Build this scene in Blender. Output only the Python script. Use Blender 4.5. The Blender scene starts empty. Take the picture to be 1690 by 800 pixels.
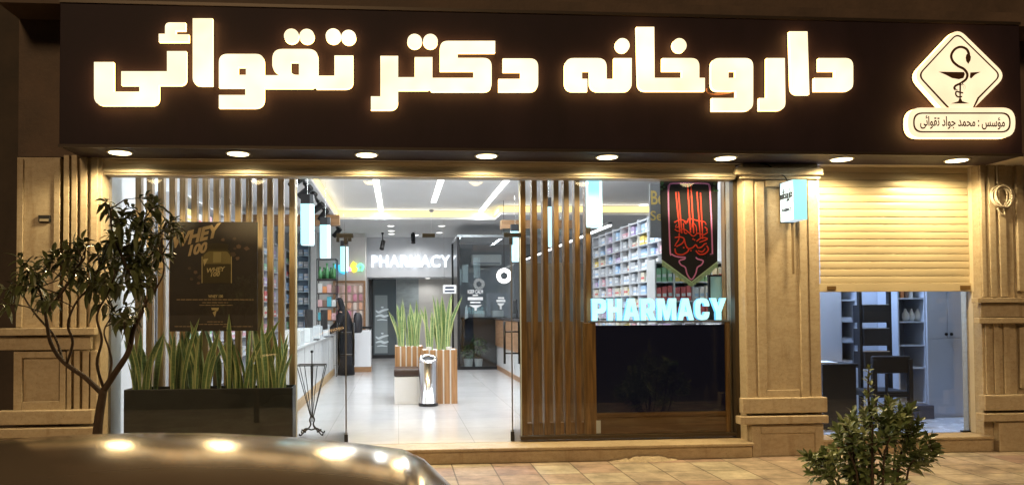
import bpy, bmesh, math, random
from mathutils import Vector, Matrix, Euler

rnd = random.Random(7)
R_ = math.radians
sc = bpy.context.scene
COL = sc.collection

# ------------------------------------------------------------------ camera
W, H, F = 1690.0, 800.0, 1250.0
YAW, PITCH, ROLL = R_(4.3), R_(1.43), R_(0.35)
CX, CY = 751.0, 481.0
CAM = Vector((0.0, -7.9, 1.55))
fwd = Vector((math.sin(YAW) * math.cos(PITCH), math.cos(YAW) * math.cos(PITCH), math.sin(PITCH)))
rgt0 = Vector((math.cos(YAW), -math.sin(YAW), 0))
up0 = rgt0.cross(fwd)
rgt = rgt0 * math.cos(ROLL) - up0 * math.sin(ROLL)
upv = up0 * math.cos(ROLL) + rgt0 * math.sin(ROLL)
cam = bpy.data.cameras.new('camera')
camo = bpy.data.objects.new('camera', cam)
COL.objects.link(camo)
m = Matrix.Identity(4)
for i in range(3):
    m[i][0], m[i][1], m[i][2], m[i][3] = rgt[i], upv[i], -fwd[i], CAM[i]
camo.matrix_world = m
cam.sensor_width = 36.0
cam.lens = F / W * 36.0
cam.shift_x = (W / 2 - CX) / W
cam.shift_y = (CY - H / 2) / W
cam.clip_start = 0.05
cam.clip_end = 3000
sc.camera = camo

# ------------------------------------------------------------------ night sky, added warm sun in place of street light, exposure
world = bpy.data.worlds.new('World')
sc.world = world
world.use_nodes = True
nt = world.node_tree
bg = nt.nodes['Background']
sky = nt.nodes.new('ShaderNodeTexSky')
sky.sky_type = 'NISHITA'
sky.sun_disc = False
sky.sun_elevation = R_(34)
sky.sun_rotation = R_(195)
nt.links.new(sky.outputs[0], bg.inputs[0])
bg.inputs[1].default_value = 0.0015
glow_sun = bpy.data.lights.new('street_glow', 'SUN')  # soft sun added as a stand-in for street lamps
glow_sun.energy = 1.15
glow_sun.angle = R_(14)
glow_sun.color = (1.0, 0.68, 0.36)
mo = bpy.data.objects.new('street_glow', glow_sun)
COL.objects.link(mo)
mo.rotation_euler = (R_(56), 0, R_(-15))
sc.view_settings.view_transform = 'Standard'
sc.view_settings.look = 'None'
sc.view_settings.exposure = 0.0
sc.view_settings.gamma = 1.0
sc.view_settings.use_curve_mapping = False
sc.cycles.max_bounces = 9
sc.cycles.diffuse_bounces = 6
sc.cycles.glossy_bounces = 4
sc.cycles.transparent_max_bounces = 24
sc.cycles.sample_clamp_indirect = 4.0
sc.cycles.caustics_reflective = False
sc.cycles.caustics_refractive = False


# ------------------------------------------------------------------ picture pixel -> point on a world plane
def ray(px, py):
    return fwd + rgt * ((px - CX) / F) - upv * ((py - CY) / F)


def P(px, py, y):
    d = ray(px, py)
    return CAM + d * ((y - CAM.y) / d.y)


def PG(px, py, z):
    d = ray(px, py)
    return CAM + d * ((z - CAM.z) / d.z)


def X(px, py, y):
    return P(px, py, y).x


def Z(px, py, y):
    return P(px, py, y).z


def RC(px0, py0, px1, py1, y):
    """picture rectangle -> x0, z0, x1, z1 (z0 low) on the plane at y"""
    a, b, c, d = P(px0, py0, y), P(px0, py1, y), P(px1, py0, y), P(px1, py1, y)
    return (a.x + b.x) / 2, (b.z + d.z) / 2, (c.x + d.x) / 2, (a.z + c.z) / 2


# ------------------------------------------------------------------ materials
MATS = {}


def mat(name, col, rough=0.5, metal=0.0, emit=None, estr=0.0, var=0.0, vscale=6.0, bump=0.0, bscale=40.0, spec=0.5, coat=0.0, col2=None, stretch=(1, 1, 1), detail=5.0):
    if name in MATS:
        return MATS[name]
    ma = bpy.data.materials.new(name)
    ma.use_nodes = True
    n = ma.node_tree.nodes
    l = ma.node_tree.links
    b = n['Principled BSDF']
    b.inputs['Base Color'].default_value = (*col, 1)
    b.inputs['Roughness'].default_value = rough
    b.inputs['Metallic'].default_value = metal
    b.inputs['Specular IOR Level'].default_value = spec
    b.inputs['Coat Weight'].default_value = coat
    if emit:
        b.inputs['Emission Color'].default_value = (*emit, 1)
        b.inputs['Emission Strength'].default_value = estr
    if var > 0 or bump > 0 or col2:
        tc = n.new('ShaderNodeTexCoord')
        mp = n.new('ShaderNodeMapping')
        mp.inputs['Scale'].default_value = stretch
        l.new(tc.outputs['Object'], mp.inputs['Vector'])
    if var > 0 or col2:
        nz = n.new('ShaderNodeTexNoise')
        nz.inputs['Scale'].default_value = vscale
        nz.inputs['Detail'].default_value = detail
        nz.inputs['Roughness'].default_value = 0.65
        l.new(mp.outputs[0], nz.inputs['Vector'])
        rp = n.new('ShaderNodeValToRGB')
        rp.color_ramp.elements[0].position = 0.3
        rp.color_ramp.elements[1].position = 0.72
        c2 = col2 or tuple(min(1, c * (1 + var)) for c in col)
        c1 = col if col2 else tuple(c * (1 - var) for c in col)
        rp.color_ramp.elements[0].color = (*c1, 1)
        rp.color_ramp.elements[1].color = (*c2, 1)
        l.new(nz.outputs['Fac'], rp.inputs['Fac'])
        l.new(rp.outputs['Color'], b.inputs['Base Color'])
        mr = n.new('ShaderNodeMapRange')
        mr.inputs['To Min'].default_value = max(0.02, rough - 0.08)
        mr.inputs['To Max'].default_value = min(1, rough + 0.1)
        l.new(nz.outputs['Fac'], mr.inputs['Value'])
        l.new(mr.outputs[0], b.inputs['Roughness'])
    if bump > 0:
        nb = n.new('ShaderNodeTexNoise')
        nb.inputs['Scale'].default_value = bscale
        nb.inputs['Detail'].default_value = 6
        l.new(mp.outputs[0], nb.inputs['Vector'])
        bp = n.new('ShaderNodeBump')
        bp.inputs['Strength'].default_value = bump
        bp.inputs['Distance'].default_value = 0.01
        l.new(nb.outputs['Fac'], bp.inputs['Height'])
        l.new(bp.outputs[0], b.inputs['Normal'])
    MATS[name] = ma
    return ma


def emis(name, col, s):
    return mat(name, (col[0] * .8, col[1] * .8, col[2] * .8), 0.5, emit=col, estr=s)


def wood(name, c1, c2, axis='z', rough=0.45, scale=1.0):
    if name in MATS:
        return MATS[name]
    ma = bpy.data.materials.new(name)
    ma.use_nodes = True
    n = ma.node_tree.nodes
    l = ma.node_tree.links
    b = n['Principled BSDF']
    tc = n.new('ShaderNodeTexCoord')
    mp = n.new('ShaderNodeMapping')
    s = {'z': (26, 26, 1.6), 'x': (1.6, 26, 26), 'y': (26, 1.6, 26)}[axis]
    mp.inputs['Scale'].default_value = [k * scale for k in s]
    l.new(tc.outputs['Object'], mp.inputs['Vector'])
    oi = n.new('ShaderNodeObjectInfo')
    ad = n.new('ShaderNodeVectorMath')
    ad.operation = 'ADD'
    mu = n.new('ShaderNodeMath')
    mu.operation = 'MULTIPLY'
    mu.inputs[1].default_value = 37.0
    l.new(oi.outputs['Random'], mu.inputs[0])
    l.new(mp.outputs[0], ad.inputs[0])
    l.new(mu.outputs[0], ad.inputs[1])
    nz = n.new('ShaderNodeTexNoise')
    nz.inputs['Scale'].default_value = 1.0
    nz.inputs['Detail'].default_value = 7
    nz.inputs['Distortion'].default_value = 1.2
    l.new(ad.outputs[0], nz.inputs['Vector'])
    rp = n.new('ShaderNodeValToRGB')
    rp.color_ramp.elements[0].position = 0.35
    rp.color_ramp.elements[1].position = 0.66
    rp.color_ramp.elements[0].color = (*c1, 1)
    rp.color_ramp.elements[1].color = (*c2, 1)
    l.new(nz.outputs['Fac'], rp.inputs['Fac'])
    l.new(rp.outputs[0], b.inputs['Base Color'])
    b.inputs['Roughness'].default_value = rough
    MATS[name] = ma
    return ma


def glass(name, tint=(1, 1, 1), refl=1.0, rough=0.0):
    if name in MATS:
        return MATS[name]
    ma = bpy.data.materials.new(name)
    ma.use_nodes = True
    n = ma.node_tree.nodes
    l = ma.node_tree.links
    n.remove(n['Principled BSDF'])
    out = n['Material Output']
    tr = n.new('ShaderNodeBsdfTransparent')
    tr.inputs[0].default_value = (*tint, 1)
    gl = n.new('ShaderNodeBsdfGlossy')
    gl.inputs['Roughness'].default_value = rough
    fr = n.new('ShaderNodeFresnel')
    fr.inputs[0].default_value = 1.5
    mu = n.new('ShaderNodeMath')
    mu.operation = 'MULTIPLY'
    mu.inputs[1].default_value = refl
    l.new(fr.outputs[0], mu.inputs[0])
    mx = n.new('ShaderNodeMixShader')
    l.new(mu.outputs[0], mx.inputs[0])
    l.new(tr.outputs[0], mx.inputs[1])
    l.new(gl.outputs[0], mx.inputs[2])
    l.new(mx.outputs[0], out.inputs[0])
    MATS[name] = ma
    return ma


def tiles(name, c1, c2, mortar, w, h, msize, rough, offset=0.0, bias=0.0, bump=0.3, var=0.25):
    ma = bpy.data.materials.new(name)
    ma.use_nodes = True
    n = ma.node_tree.nodes
    l = ma.node_tree.links
    b = n['Principled BSDF']
    tc = n.new('ShaderNodeTexCoord')
    br = n.new('ShaderNodeTexBrick')
    br.offset = offset
    br.inputs['Color1'].default_value = (*c1, 1)
    br.inputs['Color2'].default_value = (*c2, 1)
    br.inputs['Mortar'].default_value = (*mortar, 1)
    br.inputs['Scale'].default_value = 1
    br.inputs['Mortar Size'].default_value = msize
    br.inputs['Mortar Smooth'].default_value = 0.3
    br.inputs['Bias'].default_value = bias
    br.inputs['Brick Width'].default_value = w
    br.inputs['Row Height'].default_value = h
    l.new(tc.outputs['Object'], br.inputs['Vector'])
    nz = n.new('ShaderNodeTexNoise')
    nz.inputs['Scale'].default_value = 3.5
    nz.inputs['Detail'].default_value = 8
    nz.inputs['Roughness'].default_value = 0.7
    l.new(tc.outputs['Object'], nz.inputs['Vector'])
    mr = n.new('ShaderNodeMapRange')
    mr.inputs['From Min'].default_value = 0.3
    mr.inputs['From Max'].default_value = 0.7
    mr.inputs['To Min'].default_value = 1 - var
    mr.inputs['To Max'].default_value = 1 + var * .5
    l.new(nz.outputs['Fac'], mr.inputs['Value'])
    mx = n.new('ShaderNodeMix')
    mx.data_type = 'RGBA'
    mx.blend_type = 'MULTIPLY'
    mx.inputs[0].default_value = 1
    l.new(br.outputs['Color'], mx.inputs[6])
    l.new(mr.outputs[0], mx.inputs[7])
    l.new(mx.outputs[2], b.inputs['Base Color'])
    b.inputs['Roughness'].default_value = rough
    bp = n.new('ShaderNodeBump')
    bp.inputs['Strength'].default_value = bump
    bp.inputs['Distance'].default_value = 0.01
    bp.invert = True
    l.new(br.outputs['Fac'], bp.inputs['Height'])
    l.new(bp.outputs[0], b.inputs['Normal'])
    MATS[name] = ma
    return ma


# ------------------------------------------------------------------ mesh collector
class MB:
    def __init__(self):
        self.v, self.f, self.mi = [], [], []
        self.cur = 0

    def add(self, vs, fs):
        o = len(self.v)
        self.v += [tuple(p) for p in vs]
        self.f += [tuple(i + o for i in f) for f in fs]
        self.mi += [self.cur] * len(fs)
        return self

    def box(self, x0, y0, z0, x1, y1, z1):
        x0, x1 = sorted((x0, x1)); y0, y1 = sorted((y0, y1)); z0, z1 = sorted((z0, z1))
        vs = [(x, y, z) for z in (z0, z1) for y in (y0, y1) for x in (x0, x1)]
        return self.add(vs, [(0, 2, 3, 1), (4, 5, 7, 6), (0, 1, 5, 4), (2, 6, 7, 3), (0, 4, 6, 2), (1, 3, 7, 5)])

    def pbox(self, px0, py0, px1, py1, y0, y1):
        """box whose front face (plane y0) fills a picture rectangle"""
        a = RC(px0, py0, px1, py1, y0)
        return self.box(a[0], y0, a[1], a[2], y1, a[3])

    def tube(self, pts, r, n=8, cap=True):
        pts = [Vector(p) for p in pts]
        rs = r if isinstance(r, (list, tuple)) else [r] * len(pts)
        vs, fs = [], []
        pu = None
        for i, p in enumerate(pts):
            t = (pts[min(i + 1, len(pts) - 1)] - pts[max(i - 1, 0)])
            if t.length < 1e-9:
                t = Vector((0, 0, 1))
            t.normalize()
            if pu is None:
                a = Vector((0, 0, 1)) if abs(t.z) < .9 else Vector((1, 0, 0))
                pu = a.cross(t).normalized()
            else:
                pu = (pu - t * pu.dot(t))
                pu = pu.normalized() if pu.length > 1e-6 else t.orthogonal().normalized()
            w = t.cross(pu)
            for k in range(n):
                a = 2 * math.pi * k / n
                vs.append(p + (pu * math.cos(a) + w * math.sin(a)) * rs[i])
        for i in range(len(pts) - 1):
            for k in range(n):
                k2 = (k + 1) % n
                fs.append((i * n + k, i * n + k2, (i + 1) * n + k2, (i + 1) * n + k))
        if cap:
            fs.append(tuple(range(n - 1, -1, -1)))
            fs.append(tuple((len(pts) - 1) * n + k for k in range(n)))
        return self.add(vs, fs)

    def lathe(self, prof, cx, cy, n=20, axis='z', cz=0.0):
        vs, fs = [], []
        for r, z in prof:
            for k in range(n):
                a = 2 * math.pi * k / n
                if axis == 'z':
                    vs.append((cx + r * math.cos(a), cy + r * math.sin(a), cz + z))
                else:
                    vs.append((cx + r * math.cos(a), cy + z, cz + r * math.sin(a)))
        m_ = len(prof)
        for i in range(m_ - 1):
            for k in range(n):
                k2 = (k + 1) % n
                fs.append((i * n + k, i * n + k2, (i + 1) * n + k2, (i + 1) * n + k))
        fs.append(tuple(range(n - 1, -1, -1)))
        fs.append(tuple((m_ - 1) * n + k for k in range(n)))
        return self.add(vs, fs)

    def rings(self, rings_, cap=True):
        n = len(rings_[0])
        vs = [p for r in rings_ for p in r]
        fs = []
        for i in range(len(rings_) - 1):
            for k in range(n):
                k2 = (k + 1) % n
                fs.append((i * n + k, i * n + k2, (i + 1) * n + k2, (i + 1) * n + k))
        if cap:
            fs.append(tuple(range(n - 1, -1, -1)))
            fs.append(tuple((len(rings_) - 1) * n + k for k in range(n)))
        return self.add(vs, fs)

    def blob(self, c, r, n=10, squash=(1, 1, 1), seed=0, jit=0.0):
        q = random.Random(seed)
        c = Vector(c)
        rr = []
        for i in range(1, n // 2):
            th = math.pi * i / (n // 2)
            rr.append([c + Vector((math.sin(th) * math.cos(2 * math.pi * k / n) * squash[0], math.sin(th) * math.sin(2 * math.pi * k / n) * squash[1], math.cos(th) * squash[2])) * r * (1 + q.uniform(-jit, jit)) for k in range(n)])
        return self.rings(rr)

    def build(self, name, ma, parent=None, smooth=False, bevel=0.0, origin=None):
        me = bpy.data.meshes.new(name)
        vs = self.v
        base = Vector((0, 0, 0))
        if parent is None and vs:
            if origin is None:
                xs = [p[0] for p in vs]; ys = [p[1] for p in vs]; zs = [p[2] for p in vs]
                base = Vector(((min(xs) + max(xs)) / 2, (min(ys) + max(ys)) / 2, min(zs)))
            else:
                base = Vector(origin)
            vs = [(p[0] - base.x, p[1] - base.y, p[2] - base.z) for p in vs]
        me.from_pydata(vs, [], self.f)
        for q in (ma if isinstance(ma, (list, tuple)) else [ma]):
            me.materials.append(q)
        me.polygons.foreach_set('material_index', self.mi)
        if smooth:
            me.polygons.foreach_set('use_smooth', [True] * len(me.polygons))
        bm = bmesh.new()
        bm.from_mesh(me)
        bmesh.ops.recalc_face_normals(bm, faces=bm.faces)
        bm.to_mesh(me)
        bm.free()
        o = bpy.data.objects.new(name, me)
        COL.objects.link(o)
        if parent is None:
            o.location = base
        else:
            adopt(o, parent)
        if bevel > 0:
            b = o.modifiers.new('bevel', 'BEVEL')
            b.width = bevel
            b.segments = 2
            b.limit_method = 'ANGLE'
            b.angle_limit = R_(40)
        return o


def wpos(o):
    p = Matrix.Identity(4)
    chain = []
    while o:
        chain.append(o)
        o = o.parent
    for q in reversed(chain):
        p = p @ q.matrix_parent_inverse @ q.matrix_basis
    return p


def adopt(o, parent):
    o.parent = parent
    o.matrix_parent_inverse = wpos(parent).inverted()


def tag(o, label, cat, group=None):
    o['label'] = label
    o['category'] = cat
    if group:
        o['group'] = group
    return o


def thing(name, label, cat, loc=(0, 0, 0), group=None):
    o = bpy.data.objects.new(name, None)
    COL.objects.link(o)
    o.location = loc
    o.empty_display_size = 0.1
    return tag(o, label, cat, group)


def struct(o):
    o['kind'] = 'structure'
    return o


def copy_tree(o, loc=None, rz=None, label=None, parent=None, scale=None):
    c = o.copy()
    COL.objects.link(c)
    if parent is not None:
        c.parent = parent
    if loc is not None:
        c.location = loc
    if rz is not None:
        c.rotation_euler = (0, 0, rz)
    if scale is not None:
        c.scale = scale
    if label:
        c['label'] = label
    for ch in [q for q in bpy.data.objects if q.parent == o]:
        copy_tree(ch, parent=c)
    return c


# ------------------------------------------------------------------ flat outlines with rounded corners, holes and thickness
def rounded(poly):
    """[(x, y, radius)] -> smooth outline [(x, y)]"""
    out = []
    n = len(poly)
    for i in range(n):
        x, y = poly[i][0], poly[i][1]
        r = poly[i][2] if len(poly[i]) > 2 else 0
        if r <= 0:
            out.append((x, y))
            continue
        a = Vector((poly[i - 1][0] - x, poly[i - 1][1] - y))
        b = Vector((poly[(i + 1) % n][0] - x, poly[(i + 1) % n][1] - y))
        r1 = min(r, a.length * .98, b.length * .98)
        p0 = Vector((x, y)) + a.normalized() * r1
        p2 = Vector((x, y)) + b.normalized() * r1
        for k in range(7):
            t = k / 6
            # quadratic blended toward a circular arc
            q = p0 * (1 - t) ** 2 + Vector((x, y)) * (2 * t * (1 - t)) + p2 * t * t
            out.append((q.x, q.y))
    return out


def circle(cx, cy, r, n=28):
    return [(cx + r * math.cos(2 * math.pi * k / n), cy + r * math.sin(2 * math.pi * k / n)) for k in range(n)]


def to_mesh(cu, name):
    tmp = bpy.data.objects.new('tmp', cu)
    COL.objects.link(tmp)
    bpy.context.view_layer.update()
    dg = bpy.context.evaluated_depsgraph_get()
    me = bpy.data.meshes.new_from_object(tmp.evaluated_get(dg))
    bpy.data.objects.remove(tmp)
    me.name = name
    return me


def plate_mesh(outlines, thick, name):
    """outlines in a local (u, v) plane, even-odd filled; thickness along w"""
    cu = bpy.data.curves.new('c', 'CURVE')
    cu.dimensions = '2D'
    cu.fill_mode = 'BOTH'
    cu.extrude = thick / 2
    for ol in outlines:
        sp = cu.splines.new('POLY')
        sp.points.add(len(ol) - 1)
        for k, p in enumerate(ol):
            sp.points[k].co = (p[0], p[1], 0, 1)
        sp.use_cyclic_u = True
    return to_mesh(cu, name)


def place_flat(me, name, ma, parent, y, thick, side=None):
    """flat shape built in (x, z) as (u, v); its front face lies at y, its back at y + thick"""
    for v in me.vertices:
        u, w_, d = v.co.x, v.co.y, v.co.z
        v.co = (u, y + thick / 2 - d, w_)
    me.materials.clear()
    me.materials.append(ma)
    if side:
        me.materials.append(side)
        for p in me.polygons:
            p.material_index = 1 if abs(p.normal.y) < .5 else 0
    o = bpy.data.objects.new(name, me)
    COL.objects.link(o)
    if parent:
        adopt(o, parent)
    return o


def flat(name, outlines, y, thick, ma, parent, side=None):
    return place_flat(plate_mesh(outlines, thick, name), name, ma, parent, y, thick, side)


def text_mesh(body, offset=0.0, thick=0.004, shear=0.0, spacing=1.0, line=1.0):
    cu = bpy.data.curves.new('t', 'FONT')
    cu.body = body
    cu.offset = offset
    cu.extrude = thick / 2
    cu.shear = shear
    cu.space_character = spacing
    cu.space_line = line
    cu.align_x = 'CENTER'
    cu.resolution_u = 4
    return to_mesh(cu, 't')


def text(name, body, rect, y, thick, ma, parent, offset=0.0, shear=0.0, spacing=1.0, side=None, line=1.0, skew=0.0):
    """lettering filling rect = (x0, z0, x1, z1) on plane y, facing -y"""
    me = text_mesh(body, offset, 1.0, shear, spacing, line)
    xs = [v.co.x for v in me.vertices]; ys = [v.co.y for v in me.vertices]
    x0, z0, x1, z1 = rect
    sx = (x1 - x0) / (max(xs) - min(xs)); sz = (z1 - z0) / (max(ys) - min(ys))
    for v in me.vertices:
        u = (v.co.x - min(xs)) * sx
        v.co = (x0 + u, z0 + (v.co.y - min(ys)) * sz + u * skew, v.co.z * thick)
    return place_flat(me, name, ma, parent, y, thick, side)


def stroke(pts, w):
    """polyline with width(s) -> closed outline"""
    pts = [Vector(p) for p in pts]
    ws = w if isinstance(w, (list, tuple)) else [w] * len(pts)
    L, Rr = [], []
    for i, p in enumerate(pts):
        t = (pts[min(i + 1, len(pts) - 1)] - pts[max(i - 1, 0)]).normalized()
        nrm = Vector((-t.y, t.x))
        L.append(p + nrm * ws[i] / 2)
        Rr.append(p - nrm * ws[i] / 2)
    return [(q.x, q.y) for q in L + Rr[::-1]]


def spline(pts, n=6):
    """Catmull-Rom through the points"""
    out = []
    q = [Vector(p) for p in pts]
    for i in range(len(q) - 1):
        p0, p1, p2, p3 = q[max(i - 1, 0)], q[i], q[i + 1], q[min(i + 2, len(q) - 1)]
        for k in range(n):
            t = k / n
            out.append(0.5 * ((2 * p1) + (p2 - p0) * t + (2 * p0 - 5 * p1 + 4 * p2 - p3) * t * t + (3 * p1 - p0 - 3 * p2 + p3) * t ** 3))
    out.append(q[-1])
    return out


def stone_mat(name, base, light, dark, rough):
    """travertine: soft clouds, thin horizontal veins, small pits and drip stains"""
    ma = bpy.data.materials.new(name)
    ma.use_nodes = True
    n = ma.node_tree.nodes
    l = ma.node_tree.links
    b = n['Principled BSDF']
    tc = n.new('ShaderNodeTexCoord')
    oi = n.new('ShaderNodeObjectInfo')
    mu = n.new('ShaderNodeMath')
    mu.operation = 'MULTIPLY'
    mu.inputs[1].default_value = 53.0
    l.new(oi.outputs['Random'], mu.inputs[0])
    ad = n.new('ShaderNodeVectorMath')
    l.new(tc.outputs['Object'], ad.inputs[0])
    l.new(mu.outputs[0], ad.inputs[1])

    def noise(scale, detail, rgh, st=(1, 1, 1), dist=0.0):
        mp = n.new('ShaderNodeMapping')
        mp.inputs['Scale'].default_value = st
        l.new(ad.outputs[0], mp.inputs['Vector'])
        z = n.new('ShaderNodeTexNoise')
        z.inputs['Scale'].default_value = scale
        z.inputs['Detail'].default_value = detail
        z.inputs['Roughness'].default_value = rgh
        z.inputs['Distortion'].default_value = dist
        l.new(mp.outputs[0], z.inputs['Vector'])
        return z.outputs['Fac']

    def ramp(src, p0, p1, c0, c1):
        r = n.new('ShaderNodeValToRGB')
        r.color_ramp.elements[0].position = p0
        r.color_ramp.elements[1].position = p1
        r.color_ramp.elements[0].color = (*c0, 1)
        r.color_ramp.elements[1].color = (*c1, 1)
        l.new(src, r.inputs['Fac'])
        return r.outputs['Color']

    def mix(f, c0, c1, mode='MIX', fac=1.0):
        x = n.new('ShaderNodeMix')
        x.data_type = 'RGBA'
        x.blend_type = mode
        x.inputs[0].default_value = fac
        if f is not None:
            l.new(f, x.inputs[0])
        l.new(c0, x.inputs[6])
        l.new(c1, x.inputs[7])
        return x.outputs[2]
    cloud = ramp(noise(3.2, 10, .72, (1, 1, 1.1)), .32, .70, dark, light)
    basec = ramp(noise(30, 4, .6), .3, .7, tuple(c * .82 for c in base), tuple(c * 1.15 for c in base))
    col = mix(None, cloud, basec, 'MIX', .5)
    vein = ramp(noise(5.5, 6, .6, (1.0, 1.0, 2.6), 1.8), .50, .56, (1, 1, 1), (.74, .66, .56))
    col = mix(None, col, vein, 'MULTIPLY', .28)
    pit = ramp(noise(90, 3, .5, (1, 1, 1.4)), .30, .37, (.42, .34, .26), (1, 1, 1))
    col = mix(None, col, pit, 'MULTIPLY', .8)
    drip = ramp(noise(3.0, 5, .6, (2.6, 2.6, .35)), .58, .70, (1, 1, 1), (.62, .52, .42))
    col = mix(None, col, drip, 'MULTIPLY', .55)
    l.new(col, b.inputs['Base Color'])
    rr = n.new('ShaderNodeMapRange')
    rr.inputs['To Min'].default_value = rough - .14
    rr.inputs['To Max'].default_value = rough + .14
    l.new(noise(9, 5, .6), rr.inputs['Value'])
    l.new(rr.outputs[0], b.inputs['Roughness'])
    bp = n.new('ShaderNodeBump')
    bp.inputs['Strength'].default_value = .5
    bp.inputs['Distance'].default_value = .004
    l.new(pit, bp.inputs['Height'])
    l.new(bp.outputs[0], b.inputs['Normal'])
    MATS[name] = ma
    return ma


def led_mat(name, col, lo, hi, scale):
    """opal acrylic lit from behind: a little uneven, as real LED letters are"""
    ma = mat(name, tuple(c * .8 for c in col), .4, emit=col, estr=lo)
    n = ma.node_tree.nodes
    l = ma.node_tree.links
    tc = n.new('ShaderNodeTexCoord')
    z = n.new('ShaderNodeTexNoise')
    z.inputs['Scale'].default_value = scale
    z.inputs['Detail'].default_value = 2
    l.new(tc.outputs['Object'], z.inputs['Vector'])
    m_ = n.new('ShaderNodeMapRange')
    m_.inputs['From Min'].default_value = .3
    m_.inputs['From Max'].default_value = .7
    m_.inputs['To Min'].default_value = lo
    m_.inputs['To Max'].default_value = hi
    l.new(z.outputs['Fac'], m_.inputs['Value'])
    l.new(m_.outputs[0], n['Principled BSDF'].inputs['Emission Strength'])
    return ma


BOLD = {
    'P': (.82, [(0, 0), (.31, 0), (.31, .33), (.82, .33, .30), (.82, 1, .30), (0, 1)], [[(.31, .55), (.52, .55, .09), (.52, .78, .09), (.31, .78)]]),
    'H': (.82, [(0, 0), (.30, 0), (.30, .38), (.52, .38), (.52, 0), (.82, 0), (.82, 1), (.52, 1), (.52, .62), (.30, .62), (.30, 1), (0, 1)], []),
    'A': (.94, [(0, 0), (.30, 0), (.35, .18), (.59, .18), (.64, 0), (.94, 0), (.64, 1), (.30, 1)], [[(.40, .38), (.54, .38), (.47, .68)]]),
    'R': (.88, [(0, 0), (.30, 0), (.30, .34), (.36, .34), (.54, 0), (.88, 0), (.66, .41), (.82, .48, .12), (.82, 1, .30), (0, 1)], [[(.30, .55), (.51, .55, .09), (.51, .78, .09), (.30, .78)]]),
    'M': (1.10, [(0, 0), (.27, 0), (.27, .58), (.44, 0), (.66, 0), (.83, .58), (.83, 0), (1.10, 0), (1.10, 1), (.71, 1), (.55, .44), (.39, 1), (0, 1)], []),
    'C': (.84, [(.84, .37), (.54, .37), (.54, .21, .14), (.31, .21, .14), (.31, .79, .14), (.54, .79, .14), (.54, .63), (.84, .63), (.84, 1, .36), (0, 1, .42), (0, 0, .42), (.84, 0, .36)], []),
    'Y': (.92, [(.30, 0), (.62, 0), (.62, .37), (.92, 1), (.60, 1), (.46, .62), (.32, 1), (0, 1), (.30, .37)], []),
}


def bold_word(word, rect, y, thick, ma, side, parent, gap=.07):
    """each letter of a lit word is a solid block letter of its own"""
    tot = sum(BOLD[c][0] for c in word) + gap * (len(word) - 1)
    x0, z0, x1, z1 = rect
    kx, kz = (x1 - x0) / tot, z1 - z0
    u = 0
    for c in word:
        w_, out, holes = BOLD[c]
        ols = [[(x0 + (u + p[0]) * kx, z0 + p[1] * kz) for p in rounded(q)] for q in [out] + holes]
        flat('letter', ols, y, thick, ma, parent, side)
        u += w_ + gap

# ================================================================== MATERIALS
stone = stone_mat('travertine', (0.44, 0.36, 0.25), (0.52, 0.43, 0.30), (0.36, 0.28, 0.185), 0.5)
stone2 = stone_mat('travertine_sill', (0.44, 0.35, 0.23), (0.52, 0.42, 0.28), (0.32, 0.24, 0.15), 0.45)
stone_dark = mat('unlit_tone_stone', (0.10, 0.064, 0.045), 0.7, var=0.3, vscale=2.5, bump=0.4, bscale=30, detail=8)  # same stone in a darker colour, standing for the unlit upper wall
alu = mat('cream_aluminium', (0.66, 0.57, 0.42), 0.38, 0.08, var=0.06, vscale=3)
shut = mat('cream_shutter', (0.56, 0.47, 0.31), 0.36, 0.1, var=0.10, vscale=2.5, stretch=(.6, 1, 3))
soffit_m = mat('grey_soffit', (0.68, 0.62, 0.53), 0.4, 0.0, var=0.08, vscale=1.5)
signdark = mat('sign_panel', (0.024, 0.014, 0.020), 0.6, spec=.2, var=0.3, vscale=1.6, stretch=(1, 1, .35), detail=8)
letter_m = led_mat('letter_face', (1.0, 0.87, 0.57), 1.1, 1.75, 2.2)
letter_side = mat('letter_side', (0.5, 0.3, 0.1), 0.5, emit=(1.0, 0.55, 0.16), estr=8.0)
logo_m = led_mat('logo_face', (1.0, 0.82, 0.54), 0.9, 1.12, 3)
brown = mat('brown_vinyl', (0.10, 0.04, 0.015), 0.5)
black = mat('black_metal', (0.012, 0.012, 0.013), 0.4, 0.3)
blackpl = mat('black_plastic', (0.015, 0.015, 0.017), 0.45)
white = mat('white_paint', (0.78, 0.78, 0.77), 0.5, var=0.03, vscale=2)
whitegl = mat('white_gloss', (0.74, 0.75, 0.76), 0.18, var=0.03, vscale=2)
ceil_m = mat('ceiling_paint', (0.82, 0.81, 0.82), 0.75, var=0.03, vscale=1)
wall_m = mat('wall_paint', (0.78, 0.79, 0.81), 0.65, var=0.04, vscale=1.2)
steel = mat('brushed_steel', (0.62, 0.61, 0.60), 0.22, 1.0)
chrome = mat('chrome', (0.82, 0.80, 0.78), 0.06, 1.0)
oak = wood('oak', (0.31, 0.19, 0.085), (0.54, 0.37, 0.19))
oakh = wood('oak_level', (0.24, 0.12, 0.05), (0.38, 0.21, 0.10), 'x')
walnut = wood('walnut', (0.17, 0.085, 0.026), (0.36, 0.19, 0.06))
walnuth = wood('walnut_level', (0.13, 0.065, 0.024), (0.23, 0.125, 0.05), 'x')
clear = glass('clear_glass', (0.97, 0.985, 0.98), 0.9)
clear_in = glass('inner_glass', (0.90, 0.95, 0.95), 1.3)

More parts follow.
